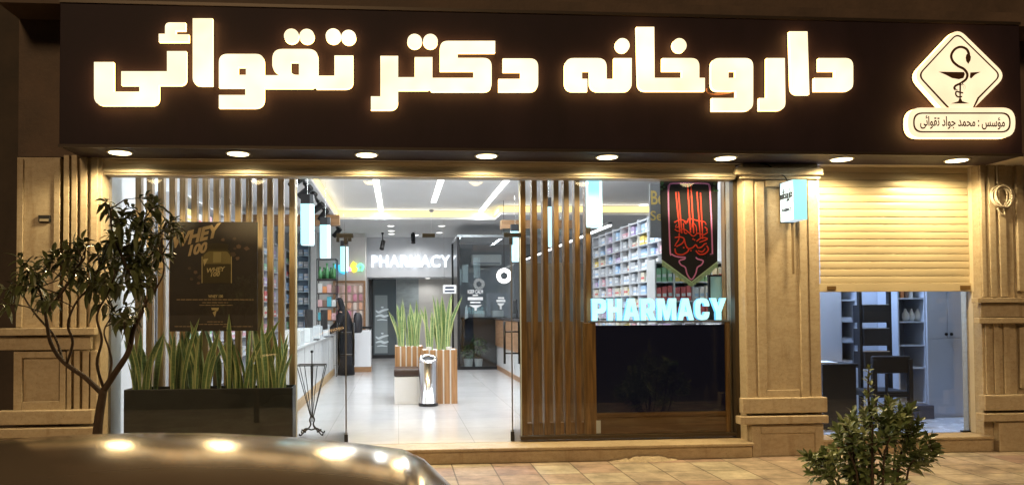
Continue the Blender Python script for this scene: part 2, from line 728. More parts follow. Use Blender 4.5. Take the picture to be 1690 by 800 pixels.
# ================================================================== GROUND
paving = tiles('paving', (0.42, 0.365, 0.27), (0.29, 0.195, 0.155), (0.14, 0.11, 0.085), 0.4, 0.4, 0.007, 0.65, bump=0.6, var=0.6)
asphalt = mat('asphalt', (0.045, 0.043, 0.042), 0.75, var=0.3, vscale=30, bump=0.6, bscale=160)
kerb_m = mat('kerb_stone', (0.30, 0.27, 0.23), 0.7, var=0.2, vscale=8, bump=0.3)
g = MB().box(-400, -400, -0.35, 400, 400, -0.15).build('ground', asphalt)
struct(g)
pv = MB().box(-30, -4.2, -0.3, 30, 0.05, 0.0).build('pavement', paving, origin=(0.13, 0.02, -0.3))
struct(pv)
kb = MB()
for i in range(-30, 30):
    kb.box(i + .006, -4.36, -0.3, i + .994, -4.205, -0.005)
struct(kb.build('kerb', kerb_m, bevel=0.01))

# ================================================================== SHOP BUILDING
YF = -0.10                     # front of the pilasters
bld = thing('shop_building', 'travertine-faced ground-floor shop building with glazed pharmacy front and pilasters', 'building', (1.0, 0, 0))
xl, xr = X(27, 400, YF), 9.0
XS0, XS1 = X(98, 150, -0.6), X(1685, 150, -0.6)      # sign ends
# upper wall over the shop, wall strip behind the sign
wb = MB()
wb.box(xl, -0.08, 3.11, xr, 0.22, 7.2)
wb.box(xl, 0.22, 3.9, xr, 17.0, 4.1)
wb.box(xl, -0.5, 4.49, xr, -0.083, 4.63)
wb.build('wall', stone_dark, bld)
# back and side walls of the shell
sh = MB()
sh.box(xl, 0.25, 0.0, xl + .2, 15.6, 3.9)
sh.box(8.0, 0.0, 0.0, 8.2, 15.6, 3.9)
sh.box(xl, 15.6, 0.0, 8.2, 15.8, 3.9)
sh.build('rear_wall', stone_dark, bld)
# soffit under the sign
so = MB()
so.box(XS0, -0.597, 3.102, XS1 + .6, -0.02, 3.115)
so.build('soffit', soffit_m, bld)
# lintel / roller housing above the glazing
ln = MB()
a = RC(160, 270, 1213, 292, -0.02)
ln.box(a[0], -0.02, a[1], a[2], 0.16, 3.1)
ln.box(a[0], -0.045, a[1] + .02, a[2], -0.022, a[1] + .055)
ln.box(a[0], -0.035, 3.06, a[2], -0.022, 3.095)
ln.build('roller_housing', alu, bld, bevel=0.004)
# sill steps in front of the glazing
si = MB()
xa, xb = X(150, 740, -.2), X(1240, 735, -.2)
si.box(xa, -0.22, 0.0, xb, 0.10, 0.125)
si.box(xa - .02, -0.25, 0.128, xb + .01, 0.10, 0.158)
si.build('sill', stone2, bld, bevel=0.006)
si = MB()
xa, xb = X(1356, 740, -.2), X(1642, 735, -.2)
si.box(xa, -0.16, 0.0, xb, 0.12, 0.135)
si.box(xa, -0.19, 0.138, xb + .01, 0.12, 0.168)
si.build('sill', stone2, bld, bevel=0.006)


def ribs(mb, pxs, py0, py1, y0, y1):
    for a_, b_ in pxs:
        mb.pbox(a_, py0, b_, py1, y0, y1)


# rough mortar left along the foot of the sill
mo_ = MB()
q = random.Random(9)
x_ = X(1010, 760, -.3)
rg = []
while x_ < X(1125, 760, -.3):
    k_ = math.sin(math.pi * min(1, max(0, (x_ - X(1010, 760, -.3)) / .75)))
    h_, w_ = .004 + k_ * max(.004, q.gauss(.04, .012)), .015 + k_ * max(.02, q.gauss(.08, .025))
    rg.append([(x_, -.221, .0005), (x_, -.221, h_ + .01), (x_, -.23 - w_ * .35, h_ * .8), (x_, -.23 - w_, .0006)])
    x_ += q.uniform(.02, .05)
mo_.rings(rg)
mo_.build('mortar_fillet', mat('old_mortar', (0.36, 0.29, 0.20), 0.9, var=.3, vscale=20, bump=.6, bscale=70), bld)

# left pilaster with fluted side and panel
lp = MB()
a = RC(27, 250, 166, 540, YF)
xL0, xL1 = a[0], a[2]
xj = X(101, 400, YF)
lp.box(xL0, YF, 0.0, xj - .012, 0.2, 3.1)
lp.box(xj + .012, YF + .02, 0.0, xL1, 0.2, 3.1)
lpo = lp.build('pilaster', stone, bld, bevel=0.005)
rb = MB()
ribs(rb, [(104, 113), (117, 126), (132, 142), (149, 160)], 256, 540, YF - .025, YF + .018)
ribs(rb, [(110, 117), (122, 131), (136, 146), (149, 160)], 578, 676, YF - .025, YF + .018)
rb.build('flute', stone, lpo, bevel=0.004)
rb = MB()
rb.pbox(27, 262, 37, 540, YF - .02, YF - .002)
rb.pbox(88, 262, 98, 540, YF - .02, YF - .002)
rb.build('panel_moulding', stone, lpo, bevel=0.004)
md = MB()
md.pbox(-10, 541, 156, 553, YF - .10, YF - .002)
md.pbox(-6, 556, 150, 577, YF - .05, YF - .002)
md.build('belt_moulding', stone, lpo, bevel=0.006)
pn = MB()
for q in [(22, 580, 36, 676), (98, 580, 108, 676), (36, 580, 98, 590), (36, 662, 98, 676)]:
    pn.pbox(*q, YF - .025, YF - .002)
pn.build('panel_moulding', stone, lpo, bevel=0.004)
bm_ = MB()
bm_.pbox(-6, 677, 152, 700, YF - .10, YF - .003)
bm_.pbox(-8, 706, 158, 722, YF - .13, YF - .003)
a = RC(-6, 722, 154, 764, YF - .11)
bm_.box(a[0], YF - .11, 0.0, a[2], YF - .003, a[3] - .004)
bm_.build('base_moulding', stone, lpo, bevel=0.008)

# centre pilaster
a = RC(1230, 276, 1354, 760, YF)
cx0, cx1 = a[0], a[2]
cp = MB().box(cx0, YF, 0.0, cx1, 0.35, 3.1)
cpo = cp.build('pilaster', stone, bld, bevel=0.005)
cpm = MB()
cpm.pbox(1216, 276, 1359, 288, YF - .09, YF - .003)
cpm.pbox(1222, 288.5, 1354, 295, YF - .05, YF - .003)
cpm.build('capital', stone, cpo, bevel=0.008)
cpm = MB()
ribs(cpm, [(1231, 1246), (1336, 1353)], 296, 655, YF - .016, YF - .003)
ribs(cpm, [(1250, 1264), (1321, 1333)], 300, 655, YF - .030, YF - .003)
cpm.pbox(1264.5, 298, 1320.5, 308, YF - .030, YF - .003)
cpm.pbox(1264.5, 643, 1320.5, 655, YF - .030, YF - .003)
cpm.build('panel_moulding', stone, cpo, bevel=0.005)
cpm = MB()
cpm.pbox(1226, 656, 1366, 681, YF - .09, YF - .003)
cpm.pbox(1222, 686, 1368, 699, YF - .12, YF - .003)
a = RC(1240, 699.5, 1360, 764, YF - .07)
cpm.box(a[0], YF - .07, 0.0, a[2], YF - .003, a[3])
cpm.build('base_moulding', stone, cpo, bevel=0.008)
cpm = MB()
for q in [(1242, 703, 1256, 762), (1346, 703, 1358, 762), (1256.5, 703, 1345.5, 714), (1256.5, 752, 1345.5, 762)]:
    cpm.pbox(*q, YF - .088, YF - .072)
cpm.build('plinth_moulding', stone, cpo, bevel=0.004)

# right pilaster
a = RC(1617, 256, 1690, 540, YF)
rp_ = MB().box(a[0], YF, 0.0, X(1673, 400, YF), 0.2, 3.1)
rp_.box(X(1676, 400, YF), YF + .02, 0.0, xr, 0.2, 3.1)
rpo = rp_.build('pilaster', stone, bld, bevel=0.005)
rb = MB()
ribs(rb, [(1620, 1627), (1634, 1644), (1650, 1661)], 258, 490, YF - .025, YF - .002)
ribs(rb, [(1628, 1634), (1642, 1650), (1658, 1668)], 532, 650, YF - .025, YF - .002)
rb.build('flute', stone, rpo, bevel=0.004)
md = MB()
md.pbox(1614, 491, 1780, 499, YF - .10, YF - .003)
md.pbox(1619, 500, 1775, 523, YF - .05, YF - .003)
md.pbox(1616, 524, 1780, 533, YF - .09, YF - .003)
md.build('belt_moulding', stone, rpo, bevel=0.006)
md = MB()
md.pbox(1626, 651, 1790, 676, YF - .10, YF - .003)
md.pbox(1624, 681, 1790, 694, YF - .13, YF - .003)
a = RC(1650, 694.5, 1790, 760, YF - .09)
md.box(a[0], YF - .09, 0.0, a[2], YF - .003, a[3])
md.build('base_moulding', stone, rpo, bevel=0.008)
md = MB()
md.pbox(1684, 540, 1692, 640, YF - .02, YF + .018)
md.pbox(1680, 270, 1690, 480, YF - .02, YF + .018)
md.build('panel_moulding', stone, rpo, bevel=0.004)

# window frames (slim dark aluminium) and panes
YG = 0.12
frm = mat('dark_frame', (0.05, 0.035, 0.02), 0.4, 0.4)
fr = MB()
fr.pbox(1213, 292, 1221, 722, 0.05, 0.15)
fr.build('window_frame', frm, bld)
fro = MB().pbox(166, 290, 173, 735, 0.05, 0.15).build('window_frame', frm, bld)
fr = MB()
a = RC(173, 292, 1213, 300, 0.1)
fr.box(a[0], 0.05, a[3] - .02, a[2], 0.15, a[3] + .03)
fr.build('head_rail', alu, fro)
fr = MB()
fr.pbox(860, 717, 1220, 722, 0.06, 0.15)
fr.build('bottom_rail', frm, fro)


def pane(px0, py0, px1, py1, y=YG, zb=None, ma=None):
    a_ = RC(px0, py0, px1, py1, y)
    z0 = a_[1] if zb is None else zb
    return MB().box(a_[0], y, z0, a_[2], y + .01, a_[3]).build('glass_pane', ma or clear, bld)


pane(173.5, 290, 490, 730, zb=0.162)
pane(490.8, 290, 567, 730, zb=0.162)
pane(567.5, 290, 711, 391)
pane(712, 290, 858.5, 391)
pane(849, 392, 859, 730, zb=0.162)
pane(860, 290, 1212.5, 722, zb=0.175)
# a slim edge trim of the fixed panes
for q in ((858.6, 292, 860, 724), (488.4, 292, 490, 726)):
    MB().pbox(*q, YG - .006, YG + .02).build('pane_joint', mat('silicone', (0.45, 0.5, 0.5), 0.4), bld)
# black glass fittings at the door heads and on the transom
for q in [(555, 385, 583, 392), (697, 385, 718, 391.5), (832, 384, 860, 391), (555, 392.2, 560, 399), (574, 392.2, 580, 398)]:
    MB().pbox(*q, YG - .02, YG + .03).build('glass_fitting', black, bld, bevel=0.003)

# the two glass leaves, both swung inwards
def leaf(px, pyb):
    hx = X(px, 600, YG)
    d = Vector((hx - CAM.x, YG - CAM.y, 0)).normalized()
    z0, z1 = 0.175, Z(px, 392, YG)
    n_ = Vector((d.y, -d.x, 0)) * .005
    A = Vector((hx, YG, 0)); B = A + d * .85
    mb = MB()
    vs = [A - n_, A + n_, B + n_, B - n_]
    mb.rings([[v + Vector((0, 0, z0)) for v in vs], [v + Vector((0, 0, z1)) for v in vs]])
    lo = mb.build('glass_door', clear_in, bld)
    e = MB()
    ns = n_ * 1.5
    e.rings([[v + Vector((0, 0, z0)) for v in (A - ns - d * .012, A + ns - d * .012, A + ns - d * .001, A - ns - d * .001)], [v + Vector((0, 0, z1)) for v in (A - ns - d * .012, A + ns - d * .012, A + ns - d * .001, A - ns - d * .001)]])
    e.build('edge_strip', mat('steel_grey', (0.22, 0.22, 0.22), 0.35, 0.8), lo)
    nb = n_ * 4
    for z_, hgt in ((0.165, .10), (z1 - .07, .07)):
        vs = [A - nb - d * .02, A + nb - d * .02, A + nb + d * .12, A - nb + d * .12]
        MB().rings([[v + Vector((0, 0, z_)) for v in vs], [v + Vector((0, 0, z_ + hgt)) for v in vs]]).build('patch_hinge', black, lo, bevel=0.003)
    hd = MB()
    C = A + d * .74
    for s in (-1, 1):
        q = C + n_.normalized() * .085 * s
        hd.tube([q + Vector((0, 0, .93)), q + Vector((0, 0, 1.42))], .014)
    for z_ in (1.05, 1.30):
        hd.tube([C - n_.normalized() * .085 + Vector((0, 0, z_)), C + n_.normalized() * .085 + Vector((0, 0, z_))], .009)
    hd.build('pull_handle', black, lo, smooth=True)


leaf(571, 722)
leaf(845, 727)

# roller shutter, half lowered, over the right-hand opening
sm = MB()
a = RC(1352, 272, 1606, 480, 0.06)
top, bot = 3.12, a[1]
nsl = 17
prof = []
hh = (top - bot) / nsl
for i in range(nsl):
    zt = top - i * hh
    prof += [(0.066, zt), (0.058, zt - hh * .05), (0.0555, zt - hh * .3), (0.0555, zt - hh * .62), (0.058, zt - hh * .9), (0.066, zt - hh * .96)]
prof.append((0.068, bot))
vs, fs = [], []
for (y_, z_) in prof:
    vs += [(a[0], y_, z_), (a[2], y_, z_)]
for i in range(len(prof) - 1):
    fs.append((2 * i, 2 * i + 1, 2 * i + 3, 2 * i + 2))
sm.add(vs, fs)
sho = sm.build('roller_shutter', shut, bld)
bb = MB().pbox(1353, 467, 1607, 481, 0.035, 0.075)
bb.build('bottom_bar', shut, sho, bevel=0.004)
for q in ((1366, 472, 1380, 478), (1586, 471, 1602, 477.5)):
    MB().pbox(*q, 0.02, 0.034).build('latch', mat('brass_latch', (0.22, 0.13, 0.05), 0.5, 0.6), sho)
gr = MB()
gr.pbox(1605, 270, 1616, 481, 0.0, 0.09)
a = RC(1605, 481, 1616, 722, 0.02)
gr.box(a[0] + .02, 0.02, 0.17, a[2] + .02, 0.09, a[3] - .002)
gr.build('guide_rail', alu, sho, bevel=0.003)
a = RC(1357, 480, 1614, 720, 0.11)
MB().box(a[0], 0.11, 0.17, a[2], 0.12, a[3] + .1).build('glass_pane', clear, bld)
MB().pbox(1590, 710, 1613, 716.5, 0.09, 0.14).build('patch_hinge', black, bld, bevel=0.003)
a = RC(1356, 250, 1617, 271, 0.02)
MB().box(a[0], -0.01, a[1], a[2], 0.2, 3.1).build('roller_housing', alu, bld, bevel=0.004)

# small meter plate on the left pilaster
mt = thing('wall_plate', 'small dark plate with a pale lower half screwed to the left stone pilaster', 'plate', P(72, 366, YF - .01))
MB().pbox(63, 355, 82, 366, YF - .022, YF).build('plate', blackpl, mt, bevel=0.002)
MB().pbox(65, 361, 80, 365, YF - .026, YF - .0225).build('label_strip', mat('plate_grey', (0.35, 0.3, 0.22), 0.5), mt)

# dark neighbour set back beyond the left corner
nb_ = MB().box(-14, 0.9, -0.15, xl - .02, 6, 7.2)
nbo = nb_.build('neighbour_building', mat('dark_brown_wall', (0.05, 0.035, 0.025), 0.8, var=0.4, vscale=2), None)  # dark brown wall colour, mottled by noise
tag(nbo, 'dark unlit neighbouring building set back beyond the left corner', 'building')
nd = MB()
nd.box(-6.9, 0.86, 0.2, -4.6, 0.895, 2.6)
nd.build('shutter', mat('dull_shutter', (0.08, 0.07, 0.06), 0.6), nbo)

# ================================================================== FASCIA SIGN
YS = -0.60
sg = thing('shop_sign', 'long dark brown fascia sign with big glowing cream Persian letters', 'sign', (1.2, -0.4, 3.1))
sbm = MB().box(XS0, YS, 3.10, XS1, -0.085, 4.487)
sbo = sbm.build('sign_panel', signdark, sg, bevel=0.006)
tr_ = MB()
tr_.box(XS0 - .004, YS - .012, 3.096, XS1 + .004, YS - .001, 3.125)
tr_.box(XS0 - .004, YS - .012, 4.46, XS1 + .004, YS - .001, 4.49)
tr_.build('trim', mat('sign_trim', (0.06, 0.045, 0.035), 0.35, 0.5), sbo)

K1, K2, K3 = (0, 0), (440, 0), (900, 0)


def sp(pts, org, ys=YS - .05):
    s = 3.077
    o = []
    for q in pts:
        p = P(org[0] + q[0] / s, org[1] + q[1] / s, ys)
        o.append((p.x, p.z) + ((q[2] / s / 171.0,) if len(q) > 2 else (0,)))
    return o


LET = [
    (K1, [(480, 318), (578, 318), (578, 468), (710, 468), (710, 435), (618, 435), (618, 365), (850, 365), (850, 263), (947, 263), (947, 435, 34), (808, 435), (808, 537, 38), (480, 537, 48)], []),
    (K1, [(808, 175), (840, 175), (840, 118, 24), (943, 118), (943, 157), (893, 157), (893, 178), (960, 178), (960, 215), (808, 215)], []),
    (K1, [(980, 97), (1080, 97), (1080, 437), (980, 437, 40)], []),
    (K1, [(1113, 277, 42), (1343, 277, 44), (1343, 385), (1425, 385, 6), (1384, 355, 24), (1384, 252, 50), (1616, 252, 50), (1616, 387), (1699, 387), (1699, 285), (1794, 285), (1794, 453, 40), (1608, 453), (1600, 443), (1588, 450), (1343, 450), (1343, 550, 48), (1113, 550), (1113, 485), (1247, 485), (1247, 447), (1113, 447)],
     [[(1210, 343), (1250, 343), (1250, 383), (1210, 383)], [(1477, 318), (1519, 318), (1519, 383), (1477, 383, 30)]]),
    (K2, [(578, 287), (668, 287), (668, 395), (752, 395), (752, 293), (842, 293), (842, 398), (1052, 398), (1052, 362), (880, 362), (880, 211, 40), (1160, 211), (1160, 270), (970, 270), (970, 297), (1142, 297, 44), (1142, 467, 40), (838, 467), (830, 455), (818, 460), (668, 460), (668, 560, 42), (530, 560), (530, 492), (578, 492)], []),
    (K2, [(1200, 300), (1378, 300, 44), (1378, 467, 44), (1178, 467), (1178, 403), (1290, 403), (1290, 367), (1200, 367)], []),
    (K3, [(97, 298, 48), (310, 298, 48), (310, 403), (348, 403), (348, 298), (437, 298), (437, 466, 42), (224, 466, 48), (224, 362), (185, 362), (185, 403), (212, 403), (212, 466), (97, 466, 48)], []),
    (K3, [(462, 140), (551, 140), (553, 398), (693, 398), (693, 362), (593, 362), (593, 298), (780, 298, 44), (780, 398), (808, 398), (808, 464), (470, 464, 42)], []),
    (K3, [(840, 298, 44), (1053, 298, 44), (1053, 565, 48), (845, 565), (845, 500), (967, 500), (967, 464), (840, 464, 42)], [[(928, 362), (965, 362), (965, 398), (928, 398)]]),
    (K3, [(1123, 298), (1213, 298), (1217, 562, 44), (1085, 562), (1085, 500), (1123, 500)], []),
    (K3, [(1238, 163), (1328, 163), (1338, 482), (1248, 482, 42)], []),
    (K3, [(1387, 298), (1560, 298, 44), (1560, 464, 44), (1365, 464), (1365, 398), (1470, 398), (1470, 362), (1387, 362)], []),
]
DOTS = [(K2, 127, 186, 37), (K2, 205, 187, 37), (K2, 339, 186, 38), (K2, 417, 192, 37), (K2, 752, 212, 37), (K2, 832, 212, 37), (K3, 391, 233, 37), (K3, 680, 233, 37)]
for org, out, holes in LET:
    ols = [rounded(sp(out, org))] + [rounded(sp(h, org)) for h in holes]
    flat('letter', ols, YS - .062, .045, letter_m, sg, letter_side)
for org, dx, dy, dr in DOTS:
    c = sp([(dx, dy)], org)[0]
    flat('letter_dot', [circle(c[0], c[1], dr / 3.077 / 171.0)], YS - .062, .045, letter_m, sg, letter_side)

wz = MB()
wz.tube(spline([(sp([(826, 445)], K3)[0][0], YS - .012, sp([(826, 445)], K3)[0][1])] + [(sp([q_], K3)[0][0], YS - .03, sp([q_], K3)[0][1]) for q_ in ((830, 470), (870, 477), (930, 472), (968, 462))], 5), .006, 6)
wz.build('loose_wire', mat('wire_red', (.25, .10, .06), .5), sg, smooth=True)
# ---- round-cornered emblem sign with the bowl and serpent
K4 = (1400, 0)
lg = thing('emblem_sign', 'lit cream diamond emblem with brown serpent and bowl above a rounded name plate', 'sign', P(1585, 228, YS))
YL = YS - .075


def sp4(pts, y=None):
    return sp(pts, K4, y or YL)


dia = [(553, 140, 62), (803, 384, 62), (640, 548), (472, 548), (326, 384, 62)]
flat('diamond_panel', [rounded(sp4(dia))], YL, .06, logo_m, lg, letter_side)
pill = [(300, 548, 74), (845, 548, 74), (845, 700, 74), (300, 700, 74)]
flat('name_plate', [rounded(sp4(pill))], YL - .008, .068, logo_m, lg, letter_side)
d1 = [(553, 166, 40), (777, 384, 40), (664, 500), (640, 547), (632, 547), (655, 497), (768, 384, 36), (553, 175, 36), (360, 384, 36), (512, 547), (500, 547), (350, 384, 40)]
flat('border_line', [rounded(sp4(d1))], YL - .004, .003, brown, lg)
po = [(326, 573, 50), (820, 573, 50), (820, 675, 50), (326, 675, 50)]
pi_ = [(333, 580, 46), (813, 580, 46), (813, 668, 46), (333, 668, 46)]
flat('border_line', [rounded(sp4(po)), rounded(sp4(pi_))], YL - .012, .003, brown, lg)
q = sp4([(362, 650), (790, 598)])
FOUNDER = '\uFBFD\uFE8B\uFE8D\uFEEE\uFED8\uFE97 \uFEA9\uFE8D\uFEEE\uFE9F \uFEAA\uFEE4\uFEA4\uFEE3 : \uFEB2\uFEB3\uFE86\uFEE3'
text('lettering', FOUNDER, (q[0][0], q[0][1] - .012, q[1][0], q[1][1] + .008), YL - .012, .003, brown, lg, offset=.012)
E_ = []
snake = spline([(606, 300), (612, 280), (600, 252), (570, 240), (540, 252), (522, 282), (530, 312), (556, 336), (586, 352), (603, 376), (598, 402), (570, 424), (545, 436), (538, 450), (555, 462), (582, 458), (588, 440), (572, 426)])
E_.append(stroke(sp_ := [tuple(p) for p in snake], [12 - 8 * max(0, i / len(snake) - .55) for i in range(len(snake))]))
E_.append([(598, 280), (610, 268), (621, 290), (619, 308), (608, 326), (598, 312), (595, 295)])
bowl = [(458, 366), (585, 368), (590, 378), (583, 398), (560, 404), (525, 398), (495, 382)]
E_.append(bowl)
E_.append([(618, 370), (669, 367), (640, 382), (622, 400), (615, 395)])
E_.append([(562, 425), (570, 425), (568, 500), (576, 516), (612, 527), (520, 527), (556, 516), (562, 500)])
E_.append(stroke([tuple(p) for p in spline([(575, 492), (555, 494), (543, 482), (546, 466), (560, 470), (580, 474)])], 7))
for i, ol in enumerate(E_):
    flat('serpent_emblem' if i < 2 else 'bowl_emblem', [[(p[0], p[1]) for p in sp4(ol)]], YL - .004 - .0012 * i, .003, brown, lg)

# ================================================================== SOFFIT DOWNLIGHTS
dl_em = emis('downlight_glow', (1.0, 0.86, 0.50), 6.0)
ring_m = mat('downlight_ring', (0.6, 0.55, 0.45), 0.3, 0.5)
DL = [(198, 255, 'above the fluted left pilaster'), (393, 257, 'above the dark advertising poster'), (605, 259, 'above the left glass door leaf'), (803, 261, 'above the right glass door leaf'), (1002, 262, 'above the medicine shelves'), (1197, 261, 'beside the centre pilaster capital'), (1389, 260, 'above the left part of the roller shutter'), (1579, 261, 'above the right end of the roller shutter')]
for px, py, where in DL:
    c = PG(px, py + 1, 3.102)
    c.y = -0.39
    c.x = X(px, py, -.39)
    t = thing('soffit_downlight', 'round glowing downlight in the soffit ' + where, 'ceiling light', (c.x, c.y, 3.095), 'downlights along the soffit')
    MB().lathe([(.115, 0), (.12, .004), (.118, .010)], c.x, c.y, 28, cz=3.0905).build('trim_ring', ring_m, t, smooth=False)
    MB().lathe([(.098, 0), (.102, .003)], c.x, c.y, 28, cz=3.086).build('diffuser', dl_em, t)
    L = bpy.data.lights.new('downlight_lamp', 'SPOT')
    L.energy = 160
    L.color = (1.0, 0.775, 0.41)
    L.spot_size = R_(166)
    L.spot_blend = 0.4
    L.shadow_soft_size = 0.1
    lo = bpy.data.objects.new('downlight_lamp', L)
    COL.objects.link(lo)
    lo.location = (c.x, c.y, 3.07)
    adopt(lo, t)
    lo.location = (0, 0, 0)
    lo.matrix_parent_inverse = Matrix.Identity(4)
    lo.location = (0, 0, -.03)

# ================================================================== BLADE LIGHT BOX ON THE CENTRE PILASTER
xb0 = X(1309, 330, -.40)
bx = thing('blade_sign', 'small glowing pale cyan pharmacy light box projecting from the centre pilaster', 'sign', (xb0 + .07, -.25, Z(1309, 362, -.4)))
zb0, zb1 = Z(1309, 362, -.4), Z(1309, 296, -.4)
x1_ = X(1332, 330, -.40)
box_face = emis('lightbox_face', (0.60, 0.82, 1.0), 0.78)
box_edge = emis('lightbox_edge', (0.34, 0.90, 0.92), 0.9)
mb = MB()
mb.box(xb0, -.40, zb0, x1_, -.135, zb1)
bo = mb.build('light_box', [box_face, box_edge], bx, bevel=0.004)
for p in bo.data.polygons:
    if abs(p.normal.y) > .5:
        p.material_index = 1
MB().box(xb0 - .004, -.134, zb0 - .01, x1_ + .004, YF - .031, zb1 + .01).build('back_plate', blackpl, bx)
ink = mat('sign_ink', (0.02, 0.03, 0.06), 0.5)
# Persian word in the same block letters, then PHARMACY beneath, on the face turned left
allp = [(o_, out, h_) for o_, out, h_ in LET[6:]]
us = [p[0] for o_, out, h_ in allp for p in out]
u0, u1 = min(us), max(us)


def to_blade(pts, s=3.077):
    # board x -> along the box depth (wall to front), board z -> height
    res = []
    for p in pts:
        k = (p[0] - u0) / (u1 - u0)
        zz = zb0 + (zb1 - zb0) * (.70 - (p[1] - 298) / (465 - 298) * .13)
        res.append((-.145 - k * .245, zz, (p[2] if len(p) > 2 else 0) / (u1 - u0) * .18))
    return res


def place_blade(me, name):
    for v in me.vertices:
        u, w_, d = v.co.x, v.co.y, v.co.z
        v.co = (xb0 - .0022 - d, u, w_)
    me.materials.clear()
    me.materials.append(ink)
    o = bpy.data.objects.new(name, me)
    COL.objects.link(o)
    adopt(o, bx)


ols = []
for o_, out, h_ in allp:
    ols.append(rounded(to_blade(out)))
    for h in h_:
        ols.append(rounded(to_blade(h)))
for dx in (391, 680):
    c = to_blade([(dx, 233)])[0]
    ols.append(circle(c[0], c[1], .008, 12))
place_blade(plate_mesh(ols, .003, 'lettering'), 'lettering')
me = text_mesh('.PHARMACY.', .015, .003)
xs = [v.co.x for v in me.vertices]; ys = [v.co.y for v in me.vertices]
for v in me.vertices:
    k = (v.co.x - min(xs)) / (max(xs) - min(xs))
    v.co = (-.165 - k * .20, zb0 + (zb1 - zb0) * .24 + (v.co.y - min(ys)) * .05, v.co.z)
place_blade(me, 'lettering')
wr = MB()
wr.tube(spline([(xb0 + .05, -.2, zb1 + .005), (xb0 + .03, -.19, zb1 + .06), (xb0 - .02, -.13, 3.0), (xb0 - .12, -.12, 3.08), (xb0 - .2, -.1, 3.098)], 5), .006, 6)
wr.build('cable', black, bx, smooth=True)
wr = MB().box(x1_ - .03, YF - .05, zb0 - .55, x1_ - .012, YF - .031, zb0 - .01)
wr.build('cable_trunk', mat('trunk_brown', (0.16, 0.11, 0.06), 0.6), bx)

# ================================================================== CABLE COIL
cc = MB()
q = random.Random(3)
c0 = P(1650, 325, YF - .05)
for i in range(4):
    pts = []
    rx, rz = q.uniform(.085, .125), q.uniform(.10, .13)
    ox, oz = q.uniform(-.03, .03), q.uniform(-.015, .015)
    tl = q.uniform(-.5, .5)
    for k in range(29):
        a_ = 2 * math.pi * k / 28
        x_, z_ = rx * math.cos(a_), rz * math.sin(a_)
        pts.append((c0.x + ox + x_ * math.cos(tl) - z_ * math.sin(tl), c0.y - .012 * i - .01 * math.sin(a_ * 2), c0.z + oz + x_ * math.sin(tl) + z_ * math.cos(tl)))
    cc.tube(pts, .0085, 6)
cc.tube([(c0.x, c0.y + .02, c0.z + .10), (c0.x - .005, c0.y + .03, c0.z + .3), (c0.x, c0.y + .03, c0.z + .44)], .0085, 6)
cc.tube(spline([(c0.x - .03, c0.y, c0.z - .12), (c0.x, c0.y, c0.z - .17), (c0.x + .05, c0.y, c0.z - .19), (c0.x + .04, c0.y, c0.z - .12)], 5), .0085, 6)
co_ = cc.build('cable_coil', mat('cream_cable', (0.6, 0.52, 0.4), 0.5), None, smooth=True)
tag(co_, 'coil of cream electric cable hung on the fluted right pilaster', 'cable')

# ================================================================== INTERIOR SHELL
FZ = 0.16
floor_m = tiles('floor_tiles', (0.60, 0.59, 0.58), (0.55, 0.54, 0.53), (0.36, 0.35, 0.34), 0.8, 0.8, 0.003, 0.16, bump=0.05, var=0.08)
YB = 15.1
struct(MB().box(-3.4, .105, 0.02, 4.05, 15.5, FZ).build('floor', floor_m, origin=(0, 0.3, .02)))
cl = MB()
cl.box(-3.3, .25, 3.8, 7.9, 15.5, 3.88)
cl.box(-3.3, .25, 3.6, -1.35, 15.5, 3.799)
cl.box(-1.349, 9.1, 3.6, 2.2, 15.5, 3.799)
cl.box(2.201, 8.2, 3.6, 7.9, 15.5, 3.799)
struct(cl.build('ceiling', ceil_m))
struct(MB().box(-3.4, .2, FZ, -3.15, 15.4, 3.6).build('wall_left', wall_m))
struct(MB().box(-3.149, .16, FZ, -3.07, .78, 3.599).build('wall_return', mat('wall_front', (0.66, 0.70, 0.70), 0.6, var=0.05, vscale=2)))
struct(MB().box(-3.14, 12.15, FZ, X(603, 500, 12.15), 15.0, 3.6).build('wall_block', mat('beige_wall', (0.66, 0.64, 0.62), 0.6, var=0.04, vscale=1)))
struct(MB().box(-3.4, YB, FZ, 6.2, 15.4, 3.8).build('wall_back', wall_m))
struct(MB().box(6.0, 2.2, FZ, 6.2, 15.0, 3.8).build('wall_right', wall_m))
struct(MB().box(4.06, .36, FZ, 4.2, 2.2, 3.8).build('wall_partition', wall_m))
struct(MB().box(4.06, .11, 0.02, 7.9, 15.4, FZ + .004).build('floor_side', mat('side_floor', (0.55, 0.56, 0.58), 0.25, var=.05)))
struct(MB().box(4.21, 2.0, FZ, 7.9, 2.2, 3.8).build('wall_office', mat('office_wall', (0.55, 0.58, 0.64), 0.7)))

# cove light along the raised ceiling
cove_m = emis('cove_glow', (1.0, 0.80, 0.34), 1.15)
cv = MB()
cv.box(-1.34, 9.085, 3.66, 2.16, 9.098, 3.78)
cv.box(2.2, 8.185, 3.66, 5.9, 8.198, 3.78)
cv.box(2.165, 8.2, 3.66, 2.185, 9.1, 3.78)
cv.box(-1.348, .4, 3.66, -1.335, 9.08, 3.78)
cvo = cv.build('cove_light', cove_m)
tag(cvo, 'warm yellow strip of cove light round the raised ceiling panel', 'cove light')

def cove_lamp(loc, rot, ln, e_):
    L = bpy.data.lights.new('cove_lamp', 'AREA')
    L.shape = 'RECTANGLE'
    L.size, L.size_y = ln, .06
    L.energy = e_
    L.color = (1.0, 0.93, 0.82)
    lo = bpy.data.objects.new('cove_lamp', L)
    COL.objects.link(lo)
    lo.location = loc
    lo.rotation_euler = rot
    adopt(lo, cvo)


